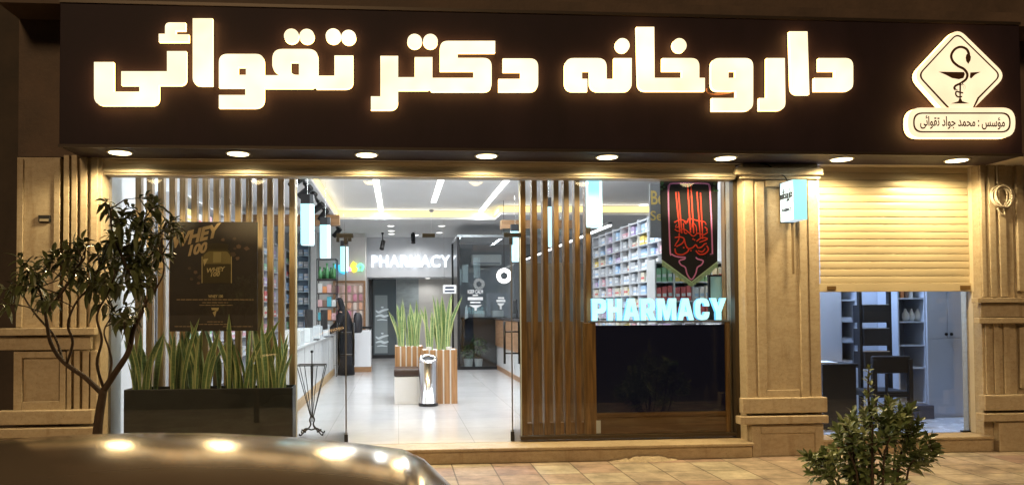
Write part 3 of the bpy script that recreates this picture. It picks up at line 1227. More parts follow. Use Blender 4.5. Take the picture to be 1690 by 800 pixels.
cove_lamp((.4, 9.05, 3.68), (R_(-112), 0, 0), 3.3, 5)
cove_lamp((4.0, 8.15, 3.68), (R_(-112), 0, 0), 3.4, 5)
cove_lamp((-1.31, 4.8, 3.68), (R_(-112), 0, R_(90)), 8.2, 5)

# three long ceiling strips
strip_m = emis('strip_glow', (1.0, 0.98, 0.97), 3.2)
for x_, ye, lab in ((-.37, 9.05, 'first from the left, over the aisle by the counter'), (.74, 7.7, 'middle one and shortest, over the planter bench'), (1.87, 9.05, 'third from the left, near the slatted screen')):
    t = thing('ceiling_strip', 'long white strip light in the raised ceiling, ' + lab, 'ceiling light', (x_, 4, 3.78), 'strip lights in the pharmacy ceiling')
    MB().box(x_ - .06, .6, 3.787, x_ + .06, ye, 3.7985).build('housing', white, t)
    MB().box(x_ - .052, .61, 3.776, x_ + .052, ye - .01, 3.7865).build('diffuser', strip_m, t)
    L = bpy.data.lights.new('strip_lamp', 'AREA')
    L.shape = 'RECTANGLE'
    L.size, L.size_y = .1, ye - .7
    L.energy = 128
    L.color = (0.86, 0.93, 1.0)
    lo = bpy.data.objects.new('strip_lamp', L)
    COL.objects.link(lo)
    lo.parent = t
    lo.location = (0, (ye + .6) / 2 - 4, -.012)

# recessed round lights in the low ceiling at the back
for px, py, lab in ((645, 373, 'left row front'), (646, 381, 'left row second'), (646, 386, 'left row third'), (648, 394, 'left row rear'), (729, 373, 'right row front'), (725, 384, 'right row rear'), (686, 388, 'between the two rows')):
    p = PG(px, py, 3.597)
    o = MB().lathe([(.055, 0), (.085, .012)], p.x, p.y, 16, cz=3.585).build('recessed_light', emis('recessed_glow', (1, .98, .95), 2.0))
    tag(o, 'small round recessed light before the inner sign wall, ' + lab, 'ceiling light', 'recessed lights in the low ceiling')
    L = bpy.data.lights.new('recessed_lamp', 'SPOT')
    L.energy = 30
    L.spot_size = R_(160)
    L.spot_blend = .6
    L.shadow_soft_size = .05
    L.color = (1.0, .97, .93)
    lo = bpy.data.objects.new('recessed_lamp', L)
    COL.objects.link(lo)
    lo.parent = o
    lo.location = (0, 0, -.02)
for i, (px, py) in enumerate(((1062, 338), (1040, 346))):
    p = PG(px, py, 3.797)
    o = MB().lathe([(.08, 0), (.10, .012)], p.x, p.y, 16, cz=3.784).build('recessed_light', emis('recessed_glow', (1, .98, .95), 2.0))
    tag(o, ('nearer' if i == 0 else 'farther') + ' round recessed light in the ceiling over the medicine shelves', 'ceiling light', 'recessed lights over the medicine shelves')

# ------------------------------------------------------------------ hanging prism lamps
pend_a = emis('pendant_front', (0.40, 0.86, 1.0), 1.25)
pend_b = emis('pendant_side', (0.72, 0.95, 1.0), 1.3)
PEND = [(-1.26, 10.7, 'nearest on the left row, left of the glass door'), (-1.26, 13.3, 'second on the left row, above the wire rack'), (-1.24, 17.7, 'farthest on the left row, above the colourful wall lettering'),
        (2.2, 8.35, 'nearest on the right row, beside the shelf wall window'), (2.2, 10.9, 'seen between the walnut slats, second on the right row'), (2.23, 14.3, 'farthest on the right row, beside the right glass door')]
for x_, d, lab in PEND:
    y_ = d - 7.9
    t = thing('pendant_lamp', 'pale blue prism pendant, ' + lab, 'pendant lamp', (x_, y_, 2.48), 'prism pendant lamps over the counters')
    r, ch = .085, .045
    def oct_(r, ch, z):
        return [(x_ + a_, y_ + b_, z) for a_, b_ in ((-r, -r), (r - ch, -r), (r, -r + ch), (r, r), (-r + ch, r), (-r, r - ch))]
    mb = MB()
    mb.rings([oct_(r * .94, ch, 2.475), oct_(r, ch, 2.50), oct_(r, ch, 3.045)])
    o = mb.build('glow_tube', [pend_a, pend_b], t)
    for p in o.data.polygons:
        p.material_index = 0 if p.normal.y < -.9 else 1
    MB().rings([oct_(r, ch, 3.046), oct_(r, ch, 3.18)]).build('cap', blackpl, t)
    MB().tube([(x_, y_, 3.18), (x_, y_, 3.6 if x_ < -1.35 else 3.8)], .004, 5).build('cord', steel, t)

# ------------------------------------------------------------------ track spotlights
def spot(x_, y_, zc, yaw, tilt, lab, grp, stem=.0, ztop=3.6):
    t = thing('track_spotlight', lab, 'spotlight', (x_, y_, zc), grp)
    d = Vector((math.sin(yaw) * math.cos(tilt), math.cos(yaw) * math.cos(tilt), math.sin(tilt)))
    c = Vector((x_, y_, zc))
    MB().tube([c - d * .13, c - d * .12, c + d * .10, c + d * .13], [.05, .058, .058, .062], 14).build('head', black, t)
    b = MB()
    b.tube([c, c + Vector((0, 0, .09)), (x_, y_, ztop - .03)], .014, 8)
    b.box(x_ - .03, y_ - .07, ztop - .04, x_ + .03, y_ + .07, ztop - .002)
    b.build('bracket', black, t)


ordn = ['nearest', 'second', 'third', 'fourth', 'fifth', 'sixth', 'seventh', 'eighth']
ys_ = [2.5, 3.3, 4.3, 5.0, 6.2, 7.2, 8.2, 10.6]
for i, y_ in enumerate(ys_):
    spot(-1.47, y_, 3.46, R_(rnd.choice([-60, -65, -72])), R_(rnd.uniform(-44, -28)), 'black track spotlight under the left ceiling edge, %s from the window' % ordn[i], 'track spotlights along the left ceiling edge')
# unseen strip lights added to brighten the window zone, above the glass top
for x_, y0_, y1_, z_, e_, lab in ((-2.25, .3, 4.0, 3.6, 48, 'over the left slatted screen'), (3.2, .8, 4.4, 3.8, 60, 'over the medicine shelves')):
    t = thing('ceiling_strip', 'added unseen white strip light in the ceiling just inside the shopfront, ' + lab, 'ceiling light', (x_, (y0_ + y1_) / 2, z_ - .02), 'added strip lights near the shop windows')
    MB().box(x_ - .06, y0_, z_ - .013, x_ + .06, y1_, z_ - .0015).build('housing', white, t)
    MB().box(x_ - .052, y0_ + .01, z_ - .024, x_ + .052, y1_ - .01, z_ - .0135).build('diffuser', strip_m, t)
    L = bpy.data.lights.new('strip_lamp', 'AREA')
    L.shape = 'RECTANGLE'
    L.size, L.size_y = .1, y1_ - y0_ - .05
    L.energy = e_
    L.color = (0.84, 0.92, 1.0)
    lo = bpy.data.objects.new('strip_lamp', L)
    COL.objects.link(lo)
    lo.parent = t
    lo.location = (0, 0, -.012)
tk = MB().box(-1.49, 1.0, 3.575, -1.45, 11.4, 3.598).build('light_track', black)
tag(tk, 'black light track along the left ceiling edge carrying spotlights', 'light track')
spot(-.40, 12.0, 3.28, R_(200), R_(-60), 'lone black spotlight hanging left of the inner wall lettering', 'spotlights by the inner sign', ztop=3.6)
spot(.40, 12.0, 3.45, R_(180), R_(-70), 'small black spotlight above the middle of the inner lettering', 'spotlights by the inner sign', ztop=3.6)
cm = thing('ceiling_camera', 'tiny grey dome camera on the raised ceiling behind the glass', 'camera', PG(712, 347, 3.79))
p = PG(712, 347, 3.79)
MB().lathe([(.02, -.05), (.05, -.035), (.06, 0)], p.x, p.y, 14, cz=3.788).build('dome', mat('cam_grey', (.3, .3, .32), .3), cm)

# linear light running over the right counter
t = thing('linear_lamp', 'thin white linear lamp hung lengthwise over the right-hand counter', 'lamp', (3.37, 9, 2.88))
MB().box(3.34, 3.9, 2.90, 3.40, 13.5, 2.94).build('housing', blackpl, t)
MB().box(3.345, 3.9, 2.875, 3.395, 13.5, 2.899).build('diffuser', strip_m, t)
wr = MB()
for y_ in (4.6, 7.6, 10.5, 13):
    wr.tube([(3.37, y_, 2.94), (3.37, y_, 3.6 if y_ > 8.2 else 3.8)], .004, 5)
wr.build('cord', steel, t)

# wooden beams
for (q, y_, lab) in (((340, 354, 560, 371), 7.2, 'brown wooden beam over the left counter near the ceiling'), ((828, 363, 952, 377), 6.9, 'brown wooden beam over the right counter behind the slats')):
    a = RC(*q, y_)
    o = MB().box(max(a[0], -3.14), y_, a[1], a[2], y_ + .25, a[3]).build('wooden_beam', oakh)
    tag(o, lab, 'beam')
    if a[0] > 0:
        MB().box(a[0] + .02, y_ + .02, a[1] - .12, a[2], y_ + .2, a[1] - .002).build('glass_skirt', clear_in, o)
        # keep it with the beam

# ------------------------------------------------------------------ inner sign wall
YI = 13.3
a = RC(603, 404, 753, 457, YI)
fb = thing('inner_sign', 'white fascia box with glowing white PHARMACY letters on the inner wall', 'sign', ((a[0] + a[2]) / 2, YI, a[1]))
MB().box(a[0], YI, a[1], a[2], YB - .01, 3.599).build('fascia', mat('fascia_white', (0.66, 0.69, 0.72), 0.5), fb)
q = RC(613, 421, 743, 441, YI - .06)
text('lettering', 'PHARMACY', q, YI - .06, .03, emis('inner_letter', (0.92, 0.96, 1.0), 1.35), fb, offset=.022, spacing=1.12, side=emis('inner_letter_side', (.75, .85, 1.0), .8))
o = MB().lathe([(.05, 0), (.075, .01)], (a[0] + a[2]) / 2 + .5, 14.1, 16, cz=a[1] - .0115).build('recessed_light', emis('recessed_glow', (1, .98, .95), 2.0))  # unseen light added under the fascia to brighten the wall behind
tag(o, 'added recessed light under the white fascia before the inner door', 'ceiling light')
L = bpy.data.lights.new('recessed_lamp', 'SPOT')
L.energy = 18
L.spot_size = R_(165)
L.spot_blend = .5
L.shadow_soft_size = .06
lo = bpy.data.objects.new('recessed_lamp', L)
COL.objects.link(lo)
lo.parent = o
lo.location = (0, 0, -.02)
# glass door with reflections built as pale shapes, marble panel and pale wall
YD = 14.6
a = RC(616, 459, 654, 585, YD)
dr = thing('inner_door', 'dark glass inner door with pale painted reflections below the white sign', 'door', ((a[0] + a[2]) / 2, YD, FZ))
MB().box(a[0], YD, FZ, a[2], YD + .05, a[3]).build('door_pane', mat('smoked_glass', (0.12, 0.15, 0.165), 0.08), dr)
e = MB()
e.box(a[0] - .04, YD - .02, FZ, a[0], YD + .06, a[3] + .04)
e.box(a[0], YD - .02, a[3], a[2], YD + .06, a[3] + .04)
e.box(a[0], YD - .02, FZ, a[2], YD - .001, FZ + .1)
e.build('door_frame', blackpl, dr)
MB().box(a[0] + .04, YD - .004, FZ + .15, a[0] + .42, YD - .001, a[3] - .5).build('door_light', mat('door_grey', (0.34, 0.40, 0.42), 0.12), dr)
sw = mat('reflection_white', (0.75, 0.82, 0.86), 0.2, emit=(.7, .85, .9), estr=.15)  # bright door reflections painted as pale shapes with a faint glow
for (ox, oy) in ((620, 508), (620, 551)):
    k = 0
    for pts, w_ in ((((0, 4), (5, 7), (12, 4), (21, 2)), 4.2), (((9, -2), (11, -1), (13, -2)), 3.0), (((0, 14), (8, 12), (14, 14), (21, 12)), 4.6), (((2, 20), (10, 19), (19, 20)), 2.2)):
        pp = [P(ox + u, oy + v, YD - .01) for u, v in [tuple(z) for z in spline(pts, 5)]]
        n_ = len(pp)
        ws = [w_ * .0172 * (.35 + .65 * math.sin(math.pi * (i + .5) / n_)) for i in range(n_)]
        flat('door_reflection', [stroke([(p.x, p.z) for p in pp], ws)], YD - .012 - .002 * k, .004, sw, dr)
        k += 1
a = RC(654.5, 459, 691, 585, YD)
o = MB().box(a[0], YD, FZ, a[2], YD + .4, a[3] + .05).build('marble_panel', mat('grey_marble', (0.38, 0.43, 0.44), 0.15, var=.3, vscale=2, stretch=(1, 1, 2.5), detail=9))
tag(o, 'tall grey marble wall panel beside the dark inner door', 'panel')
a = RC(691, 458, 757, 600, YD)
struct(MB().box(a[0], YD + .02, FZ, a[2], YD + .4, a[3] + .05).build('wall_niche', mat('greige_wall', (0.62, 0.60, 0.56), 0.6, var=.04)))
# ------------------------------------------------------------------ colourful lettering on the left block wall
YN = 12.14
nn = thing('balloon_lettering', 'colourful glowing balloon-style lettering on the wall over the display board', 'wall sign', P(578, 455, YN))
for pts, w_, col in ((((552, 436), (553, 444), (552, 450)), 4.5, (.08, .62, 1.0)), (((561, 437), (563, 446), (569, 448), (572, 440)), 7.5, (.10, .68, 1.0)), (((574, 442), (578, 445), (581, 442)), 6, (1.0, .45, .8)), (((586, 433), (582, 439), (584, 446), (588, 441)), 8, (1.0, .86, .10)), (((592, 447), (590, 440), (595, 436), (599, 440), (596, 447)), 4.5, (.25, .9, .55))):
    pp = [P(u, v, YN - .06) for u, v in [tuple(z) for z in spline(pts, 6)]]
    MB().tube(pp, w_ / 2 * .016, 10).build('balloon_letter', emis('balloon_%d' % int(col[0] * 100 + col[2] * 10), col, 1.1), nn, smooth=True)

# display board with pink goods
YV = 12.0
a = RC(553, 466, 600, 541, YV)
db = thing('display_board', 'wood-framed wall board with rows of pink and peach hanging packs', 'display', ((a[0] + a[2]) / 2, YV, a[1]))
MB().box(a[0], YV + .05, a[1], a[2], YV + .09, a[3]).build('board', mat('board_peach', (0.72, 0.55, 0.45), 0.6), db)
e = MB()
t_ = .05
e.box(a[0] - t_, YV, a[1] - t_, a[0], YV + .1, a[3] + t_)
e.box(a[2], YV, a[1] - t_, a[2] + t_, YV + .1, a[3] + t_)
e.box(a[0], YV, a[3], a[2], YV + .1, a[3] + t_)
e.box(a[0], YV, a[1] - t_, a[2], YV + .1, a[1])
e.build('board_frame', oakh, db)
packc = [(.75, .30, .40), (.80, .55, .50), (.85, .72, .62), (.55, .25, .30), (.80, .66, .70), (.82, .45, .30)]
for r in range(5):
    zr = a[3] - .13 - r * (a[3] - a[1] - .1) / 5
    MB().tube([(a[0], YV + .0, zr + .055), (a[2], YV + .0, zr + .055)], .006, 5).build('rail', steel, db)
    for c in range(5):
        x_ = a[0] + (c + .5) * (a[2] - a[0]) / 5
        ci = rnd.randrange(6)
        w_, h_ = rnd.uniform(.035, .055), rnd.uniform(.13, .19)
        o = MB().rings([[(x_ + dx * s_, YV - .02 + dy, zr + .03 - zz) for dx, dy in ((-w_, -.015), (w_, -.015), (w_, .015), (-w_, .015))] for zz, s_ in ((-.02, .3), (0, .9), (h_ * .5, 1), (h_, .85))]).build('hanging_pack', mat('pack_%d' % ci, packc[ci], .4))
        tag(o, '%s pack hanging on the %s row of the wood-framed board' % (['rose', 'dusty pink', 'cream', 'maroon', 'pale lilac', 'orange'][ci], ['top', 'second', 'middle', 'fourth', 'bottom'][r]), 'packet', 'packs hanging on the display board')

# ------------------------------------------------------------------ left counter, reception desk
lc = thing('service_counter', 'long white service counter with wooden kick board along the left aisle', 'counter', (-1.7, 6, FZ))
MB().box(-2.0, 2.45, FZ + .13, -1.42, 9.0, 1.02).build('body', whitegl, lc, bevel=0.01)
MB().box(-2.02, 2.43, FZ, -1.40, 9.02, FZ + .129).build('kick_board', oak, lc)
MB().box(-2.05, 2.40, 1.022, -1.38, 9.05, 1.06).build('worktop', whitegl, lc, bevel=0.006)
e = MB()
for k in range(1, 5):
    e.box(-1.419, 2.45 + k * 1.31 - .006, FZ + .15, -1.415, 2.45 + k * 1.31 + .006, 1.0)
e.build('panel_joint', mat('joint_grey', (.3, .3, .32), .5), lc)
for i, y_ in enumerate((3.1, 4.3, 5.8, 7.3)):
    e = MB().box(-1.62, y_, 1.062, -1.40, y_ + .5, 1.062 + .22)
    o = e.build('display_box', mat('frosted_acrylic', (0.70, 0.75, 0.78), 0.2), None, bevel=.008)
    tag(o, 'white acrylic counter display box, %s along the service counter' % ('nearest', 'second', 'third', 'farthest')[i], 'display box', 'acrylic boxes on the counter')
for i, (px, y_) in enumerate(((513, 5.3), (538, 6.8))):
    x_ = X(px, 545, y_)
    t = thing('computer_monitor', ('nearer' if i == 0 else 'farther') + ' black computer monitor standing on the white service counter', 'monitor', (x_, y_, 1.06), 'monitors on the service counter')
    MB().box(x_ - .03, y_ - .10, 1.061, x_ + .14, y_ + .14, 1.075).build('foot', blackpl, t)
    MB().box(x_ - .10, y_, 1.076, x_ - .06, y_ + .05, 1.3).build('stand', blackpl, t)
    MB().rings([[(x_ - .06 + dx, y_ + dy, z_) for dx, dy in ((-.015, -.26), (.02, -.22), (.07, .24), (.03, .26))] for z_ in (1.20, 1.58)]).build('screen', blackpl, t)
a = RC(581, 545, 612, 614, 9.55)
rd = thing('reception_desk', 'white reception desk with wooden base and black rail at the aisle end', 'desk', ((a[0] + a[2]) / 2, 9.7, FZ))
MB().box(a[0], 9.55, FZ + .12, a[2], 10.15, a[3]).build('body', whitegl, rd, bevel=.006)
MB().box(a[0] - .005, 9.545, FZ, a[2] + .005, 10.16, FZ + .119).build('kick_board', oakh, rd)
e = MB()
e.box(a[0], 9.56, a[3] + .04, a[2] + .06, 9.60, a[3] + .09)
e.box(a[2] + .02, 9.56, a[3] - .35, a[2] + .06, 9.60, a[3] + .039)
e.box(a[0], 9.56, a[3], a[0] + .03, 9.60, a[3] + .039)
e.build('rail', black, rd)

# ------------------------------------------------------------------ wire rack with green bottles
yk = 8.4
a = RC(523, 427, 555, 552, yk)
rk = thing('wire_rack', 'black wire rack with four shelves of bottles beside the service counter', 'rack', ((a[0] + a[2]) / 2, yk, FZ))
e = MB()
x0, x1, y0, y1 = a[0], a[2], yk, yk + .38
for x_ in (x0, x1):
    for y_ in (y0, y1):
        e.tube([(x_, y_, FZ), (x_, y_, a[3])], .011, 6)
for z_ in (a[3], a[3] - .45):
    e.tube([(x0, y0, z_), (x1, y0, z_), (x1, y1, z_), (x0, y1, z_), (x0, y0, z_)], .008, 6)
e.build('wire_frame', black, rk)
greens = mat('bottle_green', (.10, .30, .12), .25)
SHZ = [Z(538, py, yk) for py in (460, 483, 506, 528)]
goods = [mat('tub_brown', (.25, .16, .12), .4), mat('tub_teal', (.10, .45, .55), .4), mat('tub_white', (.75, .74, .72), .4), mat('tub_orange', (.75, .30, .12), .4), mat('tub_pink', (.75, .45, .45), .4)]
gname = ['brown', 'teal', 'white', 'orange', 'pink']
for s_, z_ in enumerate(SHZ):
    MB().box(x0, y0, z_ - .02, x1, y1, z_).build('shelf', mat('rack_shelf', (.06, .045, .04), .5), rk)
    if s_ == 0:
        for k in range(5):
            x_ = x0 + .06 + k * (x1 - x0 - .12) / 4
            y_ = y0 + .1 + (k % 2) * .12
            hgt = .34 if k in (2, 4) else .26
            o = MB().lathe([(.042, 0), (.044, hgt * .6), (.018, hgt * .76), (.018, hgt * .9), (.024, hgt * .91), (.024, hgt)], x_, y_, 12, cz=z_ + .001).build('green_bottle', greens, None, smooth=True)
            tag(o, '%s green bottle on the top shelf of the wire rack, place %s' % ('tall' if hgt > .3 else 'short', ('at the left end', 'second', 'in the middle', 'fourth', 'at the right end')[k]), 'bottle', 'green bottles on the wire rack')
    else:
        for k in range(4):
            x_ = x0 + .06 + k * (x1 - x0 - .12) / 3
            ci = (k + s_ * 2) % 5
            hgt = rnd.uniform(.14, .24)
            o = MB().box(x_ - .045, y0 + .06, z_ + .001, x_ + .045, y0 + .16, z_ + hgt).build('carton', goods[ci], None, bevel=.004)
            tag(o, '%s carton on the %s shelf of the wire rack' % (gname[ci], ('', 'second', 'third', 'lowest')[s_]), 'carton', 'cartons on the wire rack')

# ------------------------------------------------------------------ shelving
def rackgrid(name, label, cat, axis, fixed, depth, p0, p1, zs, ncol, body, inner):
    """open shelving; axis 'y' = runs along y with its face at x=fixed; depth signed"""
    t = thing(name, label, cat, (fixed, p0, zs[0]) if axis == 'y' else (p0, fixed, zs[0]))
    th = .018

    def bx_(mb, u0, u1, d0, d1, z0, z1):
        if axis == 'y':
            mb.box(fixed + d0, u0, z0, fixed + d1, u1, z1)
        else:
            mb.box(u0, fixed + d0, z0, u1, fixed + d1, z1)
    s = 1 if depth > 0 else -1
    e = MB()
    bx_(e, p0, p1, depth, depth + .02 * s, zs[0] - .05, zs[-1] + .03)
    e.build('back_panel', inner, t)
    e = MB()
    for z_ in zs:
        bx_(e, p0, p1, 0.004 * s, depth - .001 * s, z_ - th, z_)
    e.build('shelf', body, t)
    e = MB()
    for k in range(ncol + 1):
        u = p0 + (p1 - p0) * k / ncol
        bx_(e, u - th / 2, u + th / 2, 0, depth - .001 * s, zs[0] - .05, zs[-1] + .03)
    e.build('divider', body, t)
    return t


shelf_w = mat('shelf_white', (0.62, 0.63, 0.66), 0.4)
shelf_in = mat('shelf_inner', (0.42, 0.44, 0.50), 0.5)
# tall medicine shelf wall on the right
zs = [.40 + k * .2 for k in range(14)]
yM0, yM1, ncM, xM = 1.9, 7.25, 11, 3.95
rackgrid('medicine_shelves', 'tall white pigeonhole shelf wall full of medicine boxes behind the right window', 'shelving', 'y', xM, .35, yM0, yM1, zs, ncM, shelf_w, shelf_in)
bcol = {'white': (.78, .78, .80), 'pale blue': (.40, .58, .80), 'cream': (.74, .70, .58), 'yellow': (.80, .62, .16), 'pink': (.75, .42, .48), 'mauve': (.50, .38, .60), 'green': (.32, .58, .36), 'red': (.68, .14, .14), 'grey': (.48, .50, .54)}
bm_cache = {}


def packmesh(cn, w_, d_, h_, axis):
    k = (cn, round(w_, 3), round(d_, 3), round(h_, 3), axis)
    if k not in bm_cache:
        mb = MB().box(-w_ / 2, -d_ / 2, 0, w_ / 2, d_ / 2, h_)
        mb.cur = 1
        # printed band on the side one sees
        if axis == 'y':
            mb.box(-w_ / 2 - .0015, -d_ / 2 + .004, h_ * .30, -w_ / 2 + .001, d_ / 2 - .004, h_ * .52)
        elif axis == '+y':
            mb.box(w_ / 2 - .001, -d_ / 2 + .004, h_ * .30, w_ / 2 + .0015, d_ / 2 - .004, h_ * .52)
        else:
            mb.box(-w_ / 2 + .004, -d_ / 2 - .0015, h_ * .30, w_ / 2 - .004, -d_ / 2 + .001, h_ * .52)
        other = {'white': 'pale blue', 'pale blue': 'white', 'cream': 'red', 'yellow': 'white', 'pink': 'white', 'mauve': 'white', 'green': 'white', 'red': 'white', 'grey': 'white'}[cn]
        o = mb.build('medicine_box', [mat('box_' + cn, bcol[cn], .4), mat('box_' + other, bcol[other], .4)], None, origin=(0, 0, 0))
        bm_cache[k] = o.data
        bpy.data.objects.remove(o)
    return bm_cache[k]


def pack(cn, w_, d_, h_, loc, axis, label, group, name='medicine_box', cat='medicine box'):
    o = bpy.data.objects.new(name, packmesh(cn, w_, d_, h_, axis))
    COL.objects.link(o)
    o.location = loc
    return tag(o, label, cat, group)


cw = (yM1 - yM0) / ncM
names_ = ['white', 'white', 'pale blue', 'white', 'cream', 'grey', 'pink', 'yellow', 'mauve', 'white', 'pale blue']
rows = ['lowest', 'second-lowest', 'third-lowest', 'fourth-lowest', 'lower middle', 'middle', 'upper middle', 'fifth from top', 'fourth from top', 'third from top', 'second from top', 'top']
nb = 0
for r in range(1, 13):
    for c in range(ncM):
        y0 = yM0 + c * cw
        cn = rnd.choice(names_)
        n_ = 2
        z_ = zs[r]
        for k in range(n_):
            if nb >= 262:
                continue
            fill = rnd.random()
            w_, d_ = .14, cw / n_ - .018 - rnd.choice([0, .03, .06])
            h_ = rnd.choice([.085, .11, .135, .15])
            pack(cn if fill < .75 else rnd.choice(names_), w_, round(d_, 3), h_, (xM + .10 + rnd.uniform(0, .03), y0 + (k + .5) * cw / n_, z_ + .0005), 'y',
                 '%s medicine box in the %s row of the right shelf wall' % (cn, rows[r - 1]), 'medicine boxes in the right shelf wall')
            nb += 1
# left wall shelving behind the slats
zs = [.45 + k * .33 for k in range(9)]
rackgrid('wall_shelves', 'white wall shelves of health products behind the left slatted screen', 'shelving', 'y', -2.75, -.36, 2.2, 12.1, zs, 9, shelf_w, shelf_in)
cn9 = ['white', 'pink', 'red', 'cream', 'mauve', 'green', 'pale blue', 'yellow']
sh9 = ['bottom', 'second', 'third', 'fourth', 'fifth', 'sixth', 'seventh', 'top']
for r in range(1, 8):
    for c in range(9):
        for k in range(2):
            cn = rnd.choice(cn9)
            h_ = rnd.choice([.14, .18, .22])
            pack(cn, .16, rnd.choice([.34, .42]), h_, (-2.75 - .14, 2.2 + (c + .26 + .48 * k) * 1.1, zs[r] + .0005), '+y', '%s carton on the %s shelf of the left wall shelving' % (cn, sh9[r]), 'cartons on the left wall shelves', 'product_carton', 'carton')
# bluish niche shelf at the far left
yq = 12.05
a = RC(484, 404, 512, 560, yq)
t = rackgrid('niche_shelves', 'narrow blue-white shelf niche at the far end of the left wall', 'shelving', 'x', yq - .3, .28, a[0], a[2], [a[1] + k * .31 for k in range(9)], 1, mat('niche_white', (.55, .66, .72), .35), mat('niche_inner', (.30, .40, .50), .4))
for k in range(1, 8):
    for j in range(3):
        o = pack(('pale blue', 'white', 'grey')[(k + j) % 3], .11, .14, .15, (a[0] + .08 + j * (a[2] - a[0] - .16) / 2, yq - .17, a[1] + k * .31 + .0005), 'x', '%s box on shelf row %s of the blue-white niche' % (('pale blue', 'white', 'grey')[(k + j) % 3], ('', 'one', 'two', 'three', 'four', 'five', 'six', 'seven')[k]), 'boxes in the shelf niche', 'niche_box', 'carton')
a = RC(512.5, 385, 522, 560, yq - .32)
o = MB().box(a[0], yq - .32, FZ, a[2], yq, 3.598).build('white_column', white)
tag(o, 'slim white column between the shelf niche and the wire rack', 'column')

# ------------------------------------------------------------------ glass office cube
YC = 9.9
a = RC(757, 391, 846, 609, YC)
zt = a[3]
x0, x1 = a[0], X(850, 500, YC)
oc = thing('glass_office', 'dark glass-walled office cube with black frame at the right of the aisle', 'office cubicle', ((x0 + x1) / 2, YC + .8, FZ))
MB().box(x0, YC + 1.9, FZ, x1 + .9, YC + 1.98, zt).build('rear_panel', mat('office_dark', (0.30, 0.31, 0.33), .5, var=.1, vscale=1), oc)
e = MB()
e.box(x0 - .03, YC, FZ, x0 + .03, YC + .06, zt)
e.box(x0 - .03, YC + 1.84, FZ, x0 + .03, YC + 1.9, zt)
e.box(x0 + .03, YC, FZ, x1, YC + .06, FZ + .07)
e.box(x0 - .03, YC + .06, FZ, x0 + .03, YC + 1.84, FZ + .06)
e.build('frame', black, oc)
e = MB()
e.box(x0 - .03, YC, zt, x1 + .9, YC + .05, zt + .05)
e.box(x0 - .03, YC + .05, zt, x0 + .03, YC + 1.9, zt + .05)
e.build('top_rail', mat('rail_grey', (.5, .53, .55), .3, .5), oc)
MB().box(x0 + .03, YC + .02, FZ + .07, x1, YC + .032, zt).build('front_pane', glass('office_glass', (.90, .94, .95), 1.3), oc)
MB().box(x0 - .006, YC + .06, FZ + .06, x0 + .006, YC + 1.84, zt).build('side_pane', glass('office_glass', (.90, .94, .95), 1.3), oc)
a = RC(779, 419, 829, 437, YC + 1.5)
ac = thing('reflected_ac', 'reflection of a white split air conditioner, built as a unit inside the glass office', 'air conditioner', ((a[0] + a[2]) / 2, YC + 1.8, a[1]))  # reflection in the office glass, built as a unit on the wall
MB().box(a[0], YC + 1.6, a[1], a[2], YC + 1.89, a[3]).build('casing', white, ac, bevel=.03)
MB().box(a[0] + .05, YC + 1.592, a[1] + .03, a[2] - .05, YC + 1.599, a[1] + .07).build('louver', mat('ac_grey', (.35, .37, .4), .4), ac)
# white lettering on the office glass
dec = mat('white_decal', (.8, .8, .8), .5)
ot = thing('window_decal', 'white printed KEEP CALM lettering with a funnel motif on the office glass', 'decal', P(784, 510, YC))
q = RC(772, 478, 797, 484.5, YC + .012)
text('lettering', 'KEEP CALM', q, YC + .012, .004, dec, ot, offset=.02)
for r_ in ((780, 486, 789, 488), (772, 490, 797, 495), (776, 497.5, 793, 500)):
    q = RC(*r_, YC + .012)
    MB().box(q[0], YC + .012, q[1], q[2], YC + .016, q[3]).build('text_line', dec, ot)
pp = [P(u, v, YC) for u, v in ((774, 503), (796, 503), (787, 508), (787, 512), (783, 512), (783, 508))]
flat('funnel_motif', [[(p.x, p.z) for p in pp]], YC + .012, .004, dec, ot)
ot = thing('window_decal', 'smaller white printed lines with a funnel motif further right on the office glass', 'decal', P(826, 505, YC))
for r_ in ((822, 490, 832, 493), (819, 494.5, 834, 498)):
    q = RC(*r_, YC + .012)
    MB().box(q[0], YC + .012, q[1], q[2], YC + .016, q[3]).build('text_line', dec, ot)
pp = [P(u, v, YC) for u, v in ((820, 500), (833, 500), (828, 505), (828, 510), (825, 510), (825, 505))]
flat('funnel_motif', [[(p.x, p.z) for p in pp]], YC + .012, .004, dec, ot)
for i, r_ in enumerate(((781, 512.5, 799, 523), (812, 512, 830, 523))):
    q = RC(*r_, YC + .6)
    t = thing('counter_box', ('left' if i == 0 else 'right') + ' white box on the dark desk inside the glass office', 'box', ((q[0] + q[2]) / 2, YC + .6, q[1]), 'white boxes in the office')
    MB().box(q[0], YC + .5, q[1], q[2], YC + .7, q[3]).build('carton', white, t, bevel=.01)
q = RC(764, 523.5, 836, 527, YC + .45)
dk = thing('office_desk', 'dark desk standing inside the glass office behind the plants', 'desk', ((q[0] + q[2]) / 2, YC + .9, FZ))
MB().box(q[0], YC + .45, q[1], q[2], YC + 1.2, q[3]).build('top', blackpl, dk)
MB().box(q[0] + .03, YC + .95, FZ, q[2] - .03, YC + .99, q[1]).build('modesty_panel', mat('desk_dark', (.045, .045, .05), .5), dk)
e = MB()
for x_ in (q[0] + .02, q[2] - .05):
    e.box(x_, YC + .5, FZ, x_ + .03, YC + .94, q[1])
e.build('side_panel', mat('desk_dark', (.045, .045, .05), .5), dk)
# paper slip hooked at left of the desk
o = flat('paper_slip', [[(p.x, p.z) for p in [P(u, v, YC + .03) for u, v in ((768, 507), (771, 502), (773, 524), (767, 526))]]], YC + .04, .004, dec, None)
tag(o, 'narrow crooked white paper slip on the left edge of the office glass', 'paper')

